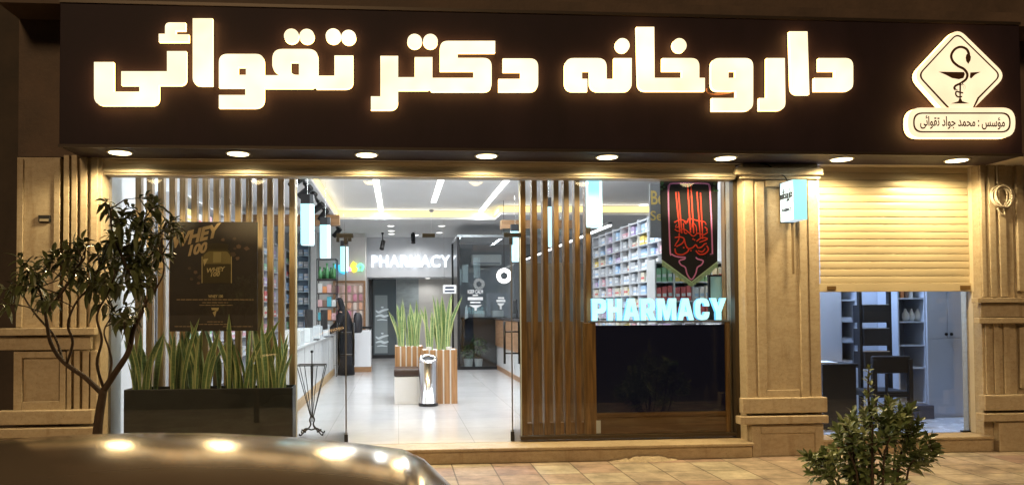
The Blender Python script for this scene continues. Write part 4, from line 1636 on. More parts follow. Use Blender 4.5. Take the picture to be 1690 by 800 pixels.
# ring lamp
c = P(832, 455, 7.5)
t = thing('ring_lamp', 'bright white ring lamp hanging in front of the office glass', 'lamp', c)
mb = MB()
R1, r1 = .115, .042
pts = [(c.x + R1 * math.cos(2 * math.pi * k / 32), c.y, c.z + R1 * math.sin(2 * math.pi * k / 32)) for k in range(33)]
mb.tube(pts, r1, 10, cap=False)
mb.build('glow_ring', emis('ring_glow', (1, .98, .95), 2.2), t, smooth=True)
MB().tube([(c.x, c.y, c.z + .15), (c.x, c.y, 3.8)], .006, 6).build('cord', black, t)

# hanging notice
a = RC(731, 470, 753, 484, 9.3)
t = thing('hanging_notice', 'small white notice with two dark lines of writing beside the office frame', 'notice', ((a[0] + a[2]) / 2, 9.3, a[1]))
MB().box(a[0], 9.3, a[1], a[2], 9.312, a[3]).build('board', white, t)
for r_ in ((735, 473, 749, 476), (734, 479, 750, 481.5)):
    q = RC(*r_, 9.296)
    MB().box(q[0], 9.296, q[1], q[2], 9.299, q[3]).build('text_line', ink, t)
MB().tube([(a[0] + .03, 9.305, a[3]), (a[0] + .03, 9.305, 3.6)], .003, 5).build('cord', steel, t)

# right counter
rc_ = thing('side_counter', 'right-hand counter with wooden upper panels and white lower front', 'counter', (2.7, 8, FZ))
xR = 2.30
MB().box(xR + .03, 4.6, FZ + .1, xR + .6, 10.05, .72).build('base', whitegl, rc_)
MB().box(xR, 4.58, .722, xR + .62, 10.06, 1.33).build('wood_front', wood('oak_counter', (.26, .14, .07), (.38, .22, .12), 'y'), rc_, bevel=.006)
MB().box(xR + .02, 4.59, FZ, xR + .6, 10.05, FZ + .099).build('kick_board', wood('oak_counter', (.26, .14, .07), (.38, .22, .12), 'y'), rc_)
MB().box(xR - .02, 4.56, 1.332, xR + .64, 10.07, 1.37).build('worktop', mat('worktop_dark', (.10, .09, .09), .25), rc_)
for i, (y_, col) in enumerate(((5.4, 'black'), (7.0, 'grey'), (8.6, 'black'))):
    t = thing('cash_terminal', '%s till terminal on the right-hand counter, %s' % (col, ('nearest the slats', 'in the middle', 'by the office')[i]), 'till', (xR + .3, y_, 1.37), 'tills on the right counter')
    MB().box(xR + .2, y_ - .1, 1.371, xR + .42, y_ + .12, 1.39).build('foot', blackpl, t)
    MB().box(xR + .29, y_, 1.391, xR + .32, y_ + .04, 1.55).build('stand', blackpl, t)
    MB().box(xR + .25, y_ - .2, 1.47, xR + .28, y_ + .22, 1.78).build('screen', mat('till_%d' % (i % 2), (.04, .04, .045) if i % 2 == 0 else (.2, .2, .22), .3), t)
# lower partition behind the right slats
pt = thing('low_partition', 'grey and wood partition standing right behind the walnut slats', 'partition', (2.0, 1.2, FZ))
a = RC(868, 434, 972, 530, 1.3)
MB().box(a[0], 1.3, a[1], a[2], 1.34, a[3]).build('grey_panel', mat('partition_grey', (.20, .19, .19), .4), pt)
a2 = RC(868, 530.5, 972, 700, 1.28)
MB().box(a2[0], 1.28, FZ, a2[2], 1.36, a2[3]).build('wood_panel', walnut, pt)

# ================================================================== SLATTED SCREENS
YSL = .80
s_ = thing('slat_screen', 'screen of light oak upright slats behind the left shop window', 'slat screen', (-1.9, YSL, FZ))
for x_ in (227.5, 246, 265, 283.5, 301, 320, 338.5, 356.5, 374, 392.5, 410.5, 428.5, 445.5, 463.5, 482):
    xx = X(x_, 450, YSL)
    MB().box(xx - .032, YSL, FZ, xx + .032, YSL + .09, 3.3).build('slat', oak, s_, bevel=.003)
MB().box(X(222, 600, YSL), YSL + .02, FZ, X(487, 600, YSL), YSL + .07, FZ + .05).build('floor_rail', oak, s_)
YSR = .48
s_ = thing('slat_screen', 'screen of darker walnut upright slats right of the glass doors', 'slat screen', (1.9, YSR, FZ))
for x_ in (864.5, 883.5, 901.5, 919.5, 936.5, 954, 972):
    xx = X(x_, 500, YSR)
    MB().box(xx - .029, YSR, FZ, xx + .029, YSR + .13, 3.3).build('slat', walnut, s_, bevel=.003)
e = MB()
for a_, b_ in zip((864.5, 883.5, 901.5, 919.5, 936.5, 954), (883.5, 901.5, 919.5, 936.5, 954, 972)):
    e.box(X(a_, 700, YSR) + .0295, YSR + .03, FZ, X(b_, 700, YSR) - .0295, YSR + .11, FZ + .13)
e.build('spacer_block', walnut, s_)

# ================================================================== ADVERTISING POSTER
YP = .40
x0, z0, x1, z1 = RC(280, 366, 425, 546, YP)
po = thing('advertising_poster', 'dark brown poster board with golden powder tub hung before the oak slats', 'poster', ((x0 + x1) / 2, YP, z0))
MB().box(x0, YP, z0, x1, YP + .02, z1).build('board', mat('poster_brown', (.030, .019, .013), .45, var=.4, vscale=2), po)
gold = mat('poster_gold', (.46, .31, .16), .45)
goldl = mat('poster_light', (.55, .42, .20), .4)


def pw(u, v, yy=YP):
    """poster pixel (in the enlarged view of the photo) -> x, z"""
    p = P(160 + u / 3.0765, 280 + v / 3.0765, yy)
    return (p.x, p.z)


def ptext(nm, body, u0, v0, u1, v1, ma, skew=0.0, shear=0.0, offset=0.0, lay=1):
    a_, b_ = pw(u0, v1), pw(u1, v0)
    return text(nm, body, (a_[0], a_[1], b_[0], b_[1]), YP - .0015 * lay, .001, ma, po, offset=offset, shear=shear, skew=skew)


ptext('lettering', 'WHEY', 385, 330, 632, 400, gold, skew=.26, shear=.25, offset=.05)
ptext('lettering', '100', 462, 385, 562, 440, gold, skew=.22, shear=.25, offset=.05)
# tub of powder: body, shoulder, lid and label
tub = [(532, 575), (532, 430, 24), (560, 408, 12), (568, 400), (568, 384), (660, 384), (660, 400), (668, 408, 12), (685, 430, 24), (685, 575)]
flat('tub_print', [rounded([(*pw(q[0], q[1]), (q[2] / 480 if len(q) > 2 else 0)) for q in tub])], YP - .003, .001, mat('tub_dark', (.075, .055, .025), .3), po)
flat('tub_print', [rounded([(*pw(q[0], q[1]), (q[2] / 480 if len(q) > 2 else 0)) for q in [(538, 478), (538, 436, 20), (566, 414, 8), (660, 414, 8), (680, 436, 20), (680, 478)]])], YP - .0045, .001, mat('tub_gold', (.22, .165, .065), .3, var=.3, vscale=8, stretch=(1, 1, .1)), po)
flat('tub_print', [rounded([(*pw(q[0], q[1]), 0) for q in [(590, 470), (592, 418), (632, 418), (630, 470)]])], YP - .0055, .001, mat('tub_sheen', (.34, .27, .12), .3), po)
for u0, u1 in ((532, 536), (681, 685)):
    flat('tub_print', [[pw(u0, 575), pw(u0, 440), pw(u1, 440), pw(u1, 575)]], YP - .0045, .001, goldl, po)
flat('tub_lid_print', [[pw(560, 400), pw(560, 378), pw(600, 372), pw(630, 372), pw(668, 378), pw(668, 400)]], YP - .0045, .001, mat('tub_lid', (.055, .04, .02), .3), po)
ptext('lettering', 'WHEY', 558, 500, 652, 524, goldl, skew=.1, shear=.2, offset=.03, lay=4)
ptext('lettering', '100', 578, 520, 625, 543, goldl, skew=.06, shear=.2, offset=.03, lay=4)
flat('emblem_print', [[pw(540, 455), pw(566, 450), pw(545, 490)]], YP - .006, .001, goldl, po)
# chocolate chunks scattered round the tub
chn = [(470, 500), (500, 520), (455, 540), (480, 555), (515, 575), (505, 480), (700, 350), (720, 390), (745, 375), (700, 400), (715, 450), (735, 455), (690, 430), (760, 400), (490, 470), (525, 545), (640, 355), (672, 365)]
cc_ = [mat('choc_a', (.085, .05, .03), .5), mat('choc_b', (.15, .085, .05), .5), mat('choc_c', (.025, .017, .014), .5)]
for i, (u, v) in enumerate(chn):
    n_ = rnd.choice([4, 5, 5, 6])
    ph = rnd.random() * 6
    rr = rnd.uniform(9, 22)
    flat('chunk_print', [[pw(u + rr * rnd.uniform(.7, 1.1) * math.cos(ph + 6.283 * k / n_), v + rr * .75 * math.sin(ph + 6.283 * k / n_)) for k in range(n_)]], YP - .0012 - .0001 * i, .0005, cc_[i % 3], po)
ptext('lettering', 'WHEY 100', 565, 634, 640, 650, goldl, offset=.03)
for u0, u1, v, h in ((405, 795, 659, 4), (535, 665, 674, 3), (520, 690, 687, 3), (560, 640, 771, 3), (515, 680, 784, 3), (395, 480, 795, 3), (640, 790, 795, 3)):
    # fine print, broken into word-length dashes
    u = u0
    e = MB()
    while u < u1:
        w_ = rnd.uniform(10, 30)
        a_, b_ = pw(u, v + h / 2), pw(min(u1, u + w_), v - h / 2)
        e.box(a_[0], YP - .002, a_[1], b_[0], YP - .0005, b_[1])
        u += w_ + 4
    e.build('fine_print', gold, po)
flat('emblem_print', [[pw(580, 700), pw(620, 700), pw(614, 716), pw(607, 716), pw(599, 748), pw(588, 724), pw(606, 712), pw(584, 712)]], YP - .002, .001, goldl, po)
e = MB()
for x_ in (x0 + .1, x1 - .1):
    e.tube([(x_, YP + .01, z1), (x_, YP + .01, 3.0)], .002, 5)
e.build('hanging_wire', steel, po)

# ================================================================== PLANTERS AND SNAKE PLANTS
YPL = .26
x0, z0, x1, z1 = RC(204, 641, 483, 716, YPL)
pb = thing('planter_box', 'long black planter box inside the left shop window', 'planter', ((x0 + x1) / 2, YPL + .17, FZ))
plm = mat('planter_black', (.014, .016, .015), .4, var=.3, vscale=6)
e = MB()
e.box(x0, YPL, FZ, x1, YPL + .02, z1)
e.box(x0, YPL + .32, FZ, x1, YPL + .34, z1)
e.box(x0, YPL + .0205, FZ, x0 + .02, YPL + .3195, z1)
e.box(x1 - .02, YPL + .0205, FZ, x1, YPL + .3195, z1)
e.build('box', plm, pb, bevel=.004)
MB().box(x0 + .021, YPL + .021, FZ + .1, x1 - .021, YPL + .319, z1 - .04).build('soil', mat('soil', (.03, .02, .014), .9, var=.4, vscale=60, bump=.8, bscale=80), pb)
lf_c = mat('snake_green', (.075, .16, .055), .42, col2=(.25, .36, .15), vscale=3.2, stretch=(4, 4, 16), var=.3)
lf_e = mat('snake_edge', (.60, .64, .30), .45)


def snake_plant(cx, cy, z, n, hmin, hmax, spread, seed, label, group, spy=None, bend=.19):
    q = random.Random(seed)
    mb = MB()
    for i in range(n):
        hh = q.uniform(hmin, hmax) * (1 if i % 4 else .75)
        bx_, by_ = cx + q.uniform(-1, 1) * spread, cy + q.uniform(-1, 1) * (spy or spread * .6)
        lean = Vector((q.gauss(0, bend) + (bx_ - cx) * .5, q.gauss(0, .08), 0))
        az = q.uniform(-.9, .9)
        wd = q.uniform(.022, .036)
        tw = q.uniform(-.7, .7)
        cols = []
        N = 9
        for k in range(N):
            t = k / (N - 1)
            w_ = wd * (.62 + 1.2 * t - 1.0 * t * t) * (1 if t < .72 else max(.02, 1 - ((t - .72) / .28) ** 1.6))
            c = Vector((bx_, by_, z)) + lean * (hh * (t ** 1.7)) + Vector((0, 0, hh * t * (1 - .12 * lean.length * t)))
            a_ = az + tw * t
            u = Vector((math.cos(a_), math.sin(a_), 0))
            v = Vector((-math.sin(a_), math.cos(a_), 0)) * (w_ * .35)
            cols.append([c - u * w_, c - u * w_ * .66 + v * .55, c + v, c + u * w_ * .66 + v * .55, c + u * w_])
        o = len(mb.v)
        mb.v += [tuple(p) for r in cols for p in r]
        for k in range(N - 1):
            for j in range(4):
                mb.f.append((o + k * 5 + j, o + k * 5 + j + 1, o + (k + 1) * 5 + j + 1, o + (k + 1) * 5 + j))
                mb.mi.append(1 if j in (0, 3) else 0)
    o = mb.build('snake_plant', [lf_c, lf_e], None, smooth=True, origin=(cx, cy, z))
    return tag(o, label, 'plant', group)


for i, (px, n_, hx) in enumerate(((245, 13, .72), (305, 15, .80), (345, 11, .66), (395, 16, .78), (448, 15, .70))):
    snake_plant(X(px, 640, YPL + .17), YPL + .17, z1 - .04, n_, .42, hx + .14, .15, 20 + i, 'clump of yellow-edged snake plant leaves in the black planter, ' + ('at the left end', 'second, below the poster', 'shorter, in the middle', 'fourth from the left', 'at the right end')[i], 'snake plants in the black planter', .11)

stripe = MATS['oak_counter']
pine = wood('pine_strip', (.33, .17, .07), (.50, .29, .14))


def striped_box(px0, py0, px1, py1, y, dep, label):
    x0, z0, x1, z1 = RC(px0, py0, px1, py1, y)
    t = thing('striped_planter', label, 'planter', ((x0 + x1) / 2, y + dep / 2, FZ), 'striped planters in the pharmacy')
    MB().box(x0 + .012, y + .012, FZ, x1 - .012, y + dep - .012, z1 - .01).build('liner', white, t)
    e = MB()
    n_ = 5
    for k in range(n_):
        u0 = x0 + (x1 - x0) * k / n_
        u1 = x0 + (x1 - x0) * (k + 1) / n_
        e.box(u0 + .012, y, FZ, u1 - .012, y + .011, z1)
        e.box(u0 + .012, y + dep - .011, FZ, u1 - .012, y + dep, z1)
    for k in range(4):
        v0 = y + .012 + (dep - .024) * k / 4
        v1 = y + .012 + (dep - .024) * (k + 1) / 4
        e.box(x0, v0 + .012, FZ, x0 + .011, v1 - .012, z1)
        e.box(x1 - .011, v0 + .012, FZ, x1, v1 - .012, z1)
    e.build('wood_strip', pine, t)
    return x0, x1, z1


YT = 3.45
x0, x1, zt_ = striped_box(697.5, 577, 755, 667, YT, .55, 'tall planter of wood strips with white gaps, behind the steel bin')
snake_plant((x0 + x1) / 2, YT + .27, zt_ - .012, 26, .5, .86, .19, 51, 'tall green snake plant in the striped planter behind the bin', 'snake plants on the striped planters', .18, .10)
for k in range(2):
    o = MB().lathe([(.035, 0), (.045, .05), (.04, .052)], x0 + .1 + k * .3, YT + .07, 10, cz=zt_ - .009).build('white_cup', white, None)
    tag(o, ('left' if k == 0 else 'right') + ' small white pot standing on the tall striped planter edge', 'pot', 'small pots on the tall planter')
YT2 = 4.05
x0, x1, zt_ = striped_box(652, 571, 698, 640, YT2, .55, 'planter of wood strips with white gaps, behind the padded bench')
snake_plant((x0 + x1) / 2, YT2 + .27, zt_ - .012, 24, .5, .80, .16, 52, 'tall green snake plant in the striped planter behind the bench', 'snake plants on the striped planters', .18, .10)
x0, z0, x1, z1 = RC(651, 612, 692, 668, YT)
bn = thing('padded_bench', 'small white bench with dark brown padded seat beside the steel bin', 'bench', ((x0 + x1) / 2, YT + .3, FZ))
MB().box(x0, YT, FZ, x1, YT + .585, z1 - .085).build('base', whitegl, bn, bevel=.005)
MB().box(x0 - .01, YT - .012, z1 - .083, x1 + .01, YT + .59, z1 + .03).build('seat_cushion', mat('brown_leather', (.05, .028, .022), .4, var=.15, bump=.15, bscale=90), bn, bevel=.025)
# pedal bin
p = P(707, 669, YT - .22)
bn = thing('waste_bin', 'shiny round steel waste bin with tilted ring lid before the striped planter', 'bin', (p.x, YT - .2, FZ))
zt_ = Z(707, 596, YT - .2) - FZ
MB().lathe([(.135, .0), (.14, .01), (.14, .05), (.133, .052), (.133, zt_ - .02), (.128, zt_)], p.x, YT - .2, 32, cz=FZ).build('drum', steel, bn, smooth=True)
MB().lathe([(.142, 0), (.145, .02), (.14, .045)], p.x, YT - .2, 32, cz=FZ + .0005).build('base_ring', blackpl, bn)
mb = MB()
tl = Matrix.Rotation(R_(24), 3, 'X')
c = Vector((p.x, YT - .2, FZ + zt_ + .03))
mb.tube([c + tl @ Vector((.105 * math.cos(2 * math.pi * k / 28), .105 * math.sin(2 * math.pi * k / 28), 0)) for k in range(29)], .034, 10, cap=False)
mb.build('lid_ring', steel, bn, smooth=True)
mb = MB()
mb.rings([[c + tl @ Vector((.085 * math.cos(2 * math.pi * k / 24), .085 * math.sin(2 * math.pi * k / 24), z_)) for k in range(24)] for z_ in (-.03, .0)])
mb.build('opening', blackpl, bn)

# potted plants in the glass office
lfm = mat('pot_leaf', (.045, .11, .035), .45, col2=(.10, .19, .06), vscale=9, var=.3)


def leafshape(mb, base, d, up, L, wd, fold=.25, droop=.35):
    d = d.normalized()
    s = d.cross(up)
    if s.length < 1e-4:
        s = Vector((1, 0, 0))
    s.normalize()
    n_ = s.cross(d).normalized()
    pts = []
    for t, w_ in ((0, .08), (.22, .72), (.5, 1.0), (.76, .66), (1, .03)):
        c = base + d * (L * t) - n_ * 0 + Vector((0, 0, -droop * L * t * t))
        pts.append((c - s * wd * w_ + n_ * fold * wd * w_, c, c + s * wd * w_ + n_ * fold * wd * w_))
    o = len(mb.v)
    mb.v += [tuple(p) for r in pts for p in r]
    for k in range(4):
        for j in range(2):
            mb.f.append((o + k * 3 + j, o + k * 3 + j + 1, o + (k + 1) * 3 + j + 1, o + (k + 1) * 3 + j))
            mb.mi.append(mb.cur)


def rv(q):
    return Vector((q.gauss(0, 1), q.gauss(0, 1), q.gauss(0, 1))).normalized()


for i, (px0, px1, pyt, pyp, yy) in enumerate(((766, 782, 570, 597, YC + .25), (784, 798, 556, 600, YC + .22))):
    x0, z0, x1, z1 = RC(px0, pyp - 0, px1, 609, yy)
    cx_, r_ = (x0 + x1) / 2, (x1 - x0) / 2
    t = thing('potted_plant', ('wide low' if i == 0 else 'taller') + ' leafy green plant in a white pot inside the glass office', 'plant', (cx_, yy + .1, FZ), 'potted plants in the office')
    MB().lathe([(r_ * .75, 0), (r_, .22), (r_ * .95, .23)], cx_, yy + .15, 18, cz=FZ).build('pot', white, t, smooth=False)
    mb = MB()
    q = random.Random(60 + i)
    hgt = Z(790, pyt, yy) - FZ
    for k in range(170):
        a_ = q.uniform(0, 6.28)
        tt = q.uniform(.28, 1)
        rad = (.30 if i == 0 else .26) * math.sin(min(1, tt * 1.15) * 2.6) * q.uniform(.3, 1)
        leafshape(mb, Vector((cx_ + rad * math.cos(a_), yy + .15 + rad * math.sin(a_) * .8, FZ + .2 + (hgt - .2) * tt)), rv(q) + Vector((math.cos(a_), math.sin(a_), .2)), Vector((0, 0, 1)), q.uniform(.07, .12), q.uniform(.018, .03))
    mb.build('foliage', lfm, t)
    e = MB()
    for k in range(5):
        e.tube([(cx_, yy + .15, FZ + .2), (cx_ + q.uniform(-.12, .12), yy + .15, FZ + hgt * .85)], .006, 5)
    e.build('stem', mat('stem_green', (.06, .08, .03), .6), t)

# ================================================================== WROUGHT WIRE STAND
yw = .64
c = P(513, 700, yw)
ws = thing('wire_stand', 'black wrought-iron funnel stand with scrolled feet by the left door', 'stand', (c.x, yw + .1, FZ))
cy_ = yw + .12
zt_ = Z(513, 603, yw)
zm = Z(513, 690, yw)
hw = .155
e = MB()
sq = [(-hw, -hw * .7), (hw, -hw * .7), (hw, hw * .7), (-hw, hw * .7)]
e.tube([(c.x + a_, cy_ + b_, zt_) for a_, b_ in sq + sq[:1]], .007, 6)
for a_, b_ in sq + [(0, -hw * .7), (hw * .45, -hw * .7), (-hw * .45, -hw * .7), (0, hw * .7)]:
    e.tube([(c.x + a_, cy_ + b_, zt_), (c.x + a_ * .09, cy_ + b_ * .09, zm)], .0045, 5)
e.tube([(c.x, cy_, zm - .05), (c.x, cy_, zt_ + .14)], .007, 6)
e.blob((c.x, cy_, zt_ + .15), .018)
e.build('wire_basket', black, ws)
e = MB()
for k in range(4):
    a_ = R_(45 + 90 * k)
    u = Vector((math.cos(a_), math.sin(a_) * .7, 0))
    cc0 = Vector((c.x, cy_, 0))
    pts = [cc0 + u * r_ + Vector((0, 0, z_)) for r_, z_ in ((.01, zm + .02), (.035, zm - .03), (.02, zm - .08), (.05, zm - .12), (.11, FZ + .05), (.17, FZ + .012), (.185, FZ + .035))]
    e.tube(spline(pts, 5), .008, 6)
e.build('scroll_foot', black, ws, smooth=True)
e = MB()
for s in (-1, 1):
    e.tube(spline([(c.x + s * .0, cy_ - .06, FZ + .07), (c.x + s * .06, cy_ - .06, FZ + .085), (c.x + s * .09, cy_ - .06, FZ + .06), (c.x + s * .06, cy_ - .06, FZ + .045), (c.x + s * .11, cy_ - .06, FZ + .075)], 5), .009, 6)
e.build('scroll_ornament', black, ws, smooth=True)

# ================================================================== RIGHT WINDOW: SCREEN, LED LETTERS, BANNER
YTV = .30
tv = thing('dark_display', 'big black glossy display panel in a walnut frame below the lit window letters', 'display', (2.8, YTV, FZ))
x0, z0, x1, z1 = RC(984, 536, 1197, 679, YTV)
MB().box(x0, YTV + .01, z0, x1, YTV + .06, z1).build('screen', mat('screen_black', (.009, .013, .055), .12, spec=.3), tv)
e = MB()
xa, xb = X(966, 650, YTV), X(1213, 650, YTV)
e.box(xa, YTV - .01, FZ + .02, x0 - .002, YTV + .09, z1 + .03)
e.box(x1 + .002, YTV - .01, FZ + .02, xb, YTV + .09, z1 + .03)
e.build('side_post', walnut, tv, bevel=.004)
e = MB()
e.box(x0, YTV - .012, z0 - .05, x1, YTV + .08, z0 - .003)
e.box(x0, YTV + .005, FZ + .02, x1, YTV + .08, z0 - .052)
e.build('lower_rail', walnuth, tv, bevel=.004)
MB().box(x0 - .06, YTV - .02, z1 + .031, x1 + .05, YTV + .10, z1 + .05).build('top_ledge', mat('ledge_grey', (.25, .27, .30), .35), tv)
MB().box(x0 - .01, YTV - .016, z0 - .22, x0 + .04, YTV - .0125, z0 - .08).build('sticker', white, tv)
e = MB()
a = RC(1198, 305, 1209, 700, YTV + .1)
e.box(a[0], YTV + .1, FZ, a[2], YTV + .2, 3.0)
o = e.build('wooden_post', walnut, None)
tag(o, 'tall walnut post at the right end of the window beside the banner', 'post')
ld = thing('led_letters', 'cyan-white glowing PHARMACY letters standing on top of the black display', 'sign', ((x0 + x1) / 2, YTV, z1 + .05))
q = RC(977, 492, 1199, 532, YTV)
bold_word('PHARMACY', (q[0], z1 + .052, q[2], q[3]), YTV, .05, led_mat('led_face', (.50, .94, .98), 1.15, 1.6, 6), emis('led_side', (.15, .55, 1.0), 1.2), ld)

# banner
YBN = .26
bnr = thing('mourning_banner', 'pointed black banner with red calligraphy, pink outline and green fringe', 'banner', P(1140, 470, YBN))


def bw(u, v):
    p = P(1080 + u / 4.207, 290 + v / 4.21, YBN)
    return (p.x, p.z)


cl_m = mat('banner_cloth', (.012, .010, .016), .8, bump=.3, bscale=200)
flat('cloth', [[bw(*q) for q in ((38, 22), (440, 22), (438, 600), (258, 742), (52, 590))]], YBN, .006, cl_m, bnr)
fg = mat('fringe_green', (.36, .55, .42), .8, var=.3, vscale=40)
e = MB()
for (A, B) in (((52, 588), (258, 738)), ((258, 738), (438, 598))):
    n_ = 30
    for k in range(n_):
        t0, t1 = k / n_, (k + .9) / n_
        p0 = bw(A[0] + (B[0] - A[0]) * t0, A[1] + (B[1] - A[1]) * t0)
        p1 = bw(A[0] + (B[0] - A[0]) * t1, A[1] + (B[1] - A[1]) * t1)
        h_ = .055 + rnd.uniform(-.008, .008)
        e.add([(p0[0], YBN + .001 + rnd.uniform(0, .004), p0[1] + .004), (p1[0], YBN + .002, p1[1] + .004), (p1[0] + .002, YBN - .004, p1[1] - h_), (p0[0], YBN - .003, p0[1] - h_)], [(0, 1, 2, 3)])
e.build('fringe', fg, bnr)
flat('fringe_braid', [stroke([bw(*q) for q in ((50, 586), (258, 738), (440, 596))], .014)], YBN - .004, .004, mat('braid_green', (.55, .78, .62), .7), bnr)
pink = mat('banner_pink', (.85, .30, .72), .6)
red = mat('banner_red', (.85, .06, .03), .6)
out = rounded([(*bw(96, 52), .07), (*bw(386, 52), .07), (*bw(402, 565), .10), (*bw(285, 565), 0), (*bw(290, 580), 0)])
pl_ = [bw(215, 566)] + [bw(*q) for q in ((160, 562), (122, 545), (108, 510), (96, 110), (104, 72), (130, 54), (350, 54), (380, 72), (386, 110), (402, 510), (392, 545), (350, 562), (288, 566))]
flat('outline', [stroke([tuple(p) for p in spline(pl_, 4)], .016)], YBN - .003, .002, pink, bnr)
dr_ = [bw(*q) for q in ((215, 566), (208, 578), (172, 590), (184, 618), (214, 636), (226, 680), (256, 720), (286, 680), (298, 636), (326, 618), (338, 590), (300, 578), (288, 566))]
flat('outline', [stroke([tuple(p) for p in spline(dr_, 3)], .015)], YBN - .003, .002, pink, bnr)
CAL = [([(148, 112), (176, 395)], 10), ([(166, 110), (190, 400)], 9), ([(230, 62), (250, 395)], 11), ([(252, 62), (272, 400)], 10), ([(294, 112), (318, 430)], 9), ([(318, 118), (334, 440)], 9),
       ([(135, 325), (180, 305), (225, 318), (240, 298), (300, 312), (345, 320), (358, 340)], 7), ([(140, 372), (165, 385), (200, 370), (235, 392), (268, 420), (300, 400), (340, 410), (368, 392)], 8),
       ([(170, 400), (168, 440), (150, 470), (140, 490)], 8), ([(140, 430), (180, 425), (205, 440), (190, 470), (150, 492)], 9), ([(290, 455), (330, 430), (366, 438), (340, 452), (310, 462)], 9),
       ([(205, 440), (215, 480), (232, 505), (262, 500), (285, 480), (300, 500), (325, 495), (345, 475), (362, 470)], 9), ([(140, 505), (150, 540), (190, 548), (225, 530), (240, 505)], 10),
       ([(285, 520), (310, 545), (350, 540), (372, 512), (360, 485)], 10), ([(300, 520), (330, 528), (350, 505)], 8), ([(258, 360), (262, 330), (285, 350), (290, 400)], 7),
       ([(198, 330), (206, 395), (225, 400)], 8), ([(345, 355), (365, 372)], 7), ([(150, 340), (145, 360), (170, 352)], 6)]
for i, (pts, w_) in enumerate(CAL):
    pp = [bw(*q) for q in ([tuple(z) for z in spline(pts, 6)] if len(pts) > 2 else pts)]
    flat('calligraphy', [stroke(pp, w_ / 4.207 / 153.0 * 1.0)], YBN - .003 - .0006 * i, .0005, red, bnr)
e = MB()
for u, v in ((215, 330), (226, 322), (206, 322), (225, 500), (265, 440), (275, 446), (140, 322), (360, 380), (250, 520), (200, 500)):
    p = bw(u, v)
    e.box(p[0] - .008, YBN - .016, p[1] - .008, p[0] + .008, YBN - .0155, p[1] + .008)
e.build('calligraphy_dot', red, bnr)
gcr = mat('corner_green', (.04, .11, .05), .8)
for s in (0, 1):
    e = MB()
    for k in range(9):
        u = (42 + rnd.uniform(0, 28)) if s == 0 else (410 + rnd.uniform(0, 26))
        p = bw(u, 30 + rnd.uniform(0, 75))
        e.box(p[0] - .012, YBN - .003 - .0002 * k, p[1] - .01, p[0] + .012, YBN - .0002 - .0002 * k, p[1] + .012)
    e.build('corner_ornament', gcr, bnr)
# best-seller board behind the banner
yb = 1.5
a = RC(1073, 303, 1160, 392, yb)
bs = thing('best_seller_board', 'grey board with gold Best Seller lettering partly hidden by the black banner', 'sign', ((a[0] + a[2]) / 2, yb, a[1]))
MB().box(a[0], yb, a[1], a[2], yb + .04, a[3]).build('board', mat('board_grey', (.16, .16, .165), .5), bs)
q = RC(1074.5, 315, 1112, 338, yb)
text('lettering', 'Best', q, yb - .004, .003, mat('gold_letter', (.60, .42, .12), .4), bs, offset=.01)
q = RC(1073.5, 348, 1122, 364, yb)
text('lettering', 'Seller', q, yb - .004, .003, mat('gold_letter', (.60, .42, .12), .4), bs, offset=.01)
MB().box(a[2] - .06, yb + .05, FZ, a[2], yb + .1, a[3]).build('post', shelf_w, bs)
# small counter shelf facing the window, with coloured cartons
yq = 1.1
a = RC(1082, 400, 1206, 530, yq)
t = rackgrid('front_shelves', 'small shelf unit of red and green cartons below the black banner', 'shelving', 'x', yq, .3, a[0], a[2], [a[1] + .02 + k * .235 for k in range(4)], 4, shelf_w, shelf_in)
for r in range(3):
    for c_ in range(4):
        for k in range(3):
            cn = [['grey', 'red', 'red', 'white'], ['red', 'red', 'white', 'pale blue'], ['green', 'yellow', 'green', 'cream']][r][c_]
            wd = (a[2] - a[0]) / 4
            pack(cn, .055, .12, [.16, .17, .18][k], (a[0] + (c_ + .2 + .3 * k) * wd, yq + .08, a[1] + .02 + r * .235 + .0005), 'x', '%s carton on the %s row of the small shelf below the banner' % (cn, ('bottom', 'middle', 'top')[r]), 'cartons under the banner', 'upright_carton', 'carton')
a = RC(1172, 456, 1192, 495, .6)
t = thing('framed_notice', 'small pale green framed notice standing beside the banner tip', 'frame', ((a[0] + a[2]) / 2, .6, a[1]))
MB().box(a[0], .6, a[1], a[2], .62, a[3]).build('picture', mat('notice_cyan', (.45, .72, .72), .3), t)
e = MB()
e.box(a[0] - .02, .59, a[1], a[0], .63, a[3]); e.box(a[2], .59, a[1], a[2] + .02, .63, a[3])
e.box(a[0] - .02, .59, a[3], a[2] + .02, .63, a[3] + .02)
e.box(a[0] - .02, .59, a[1] - .25, a[2] + .02, .63, a[1])
e.build('notice_frame', blackpl, t)

# ================================================================== RIGHT-HAND ROOM
YW = 1.22
wd = mat('wardrobe_white', (.50, .53, .60), .4, var=.04, vscale=1)
x0, x1 = X(1531, 600, YW), X(1618, 600, YW)
wr = thing('wardrobe', 'tall pale two-door wardrobe with black knobs in the right-hand room', 'wardrobe', ((x0 + x1) / 2, YW, FZ))
MB().box(x0, YW + .021, FZ + .004, x1, YW + .6, 3.0).build('carcass', wd, wr)
xm = X(1564.5, 550, YW)
zd = Z(1564, 558, YW)
for (a_, b_) in ((x0, xm), (xm, x1)):
    d_ = MB().box(a_ + .004, YW, zd, b_ - .004, YW + .02, 3.0).build('door', wd, wr, bevel=.003)
    kx = xm - .035 if a_ == x0 else xm + .035
    MB().lathe([(.008, 0), (.02, -.012), (.018, -.025)], kx, YW - .0005, 12, axis='y', cz=Z(1564, 551, YW)).build('knob', black, d_)
MB().box(x0 + .003, YW, FZ + .07, x1 - .003, YW + .02, zd - .006).build('lower_panel', wd, wr, bevel=.003)
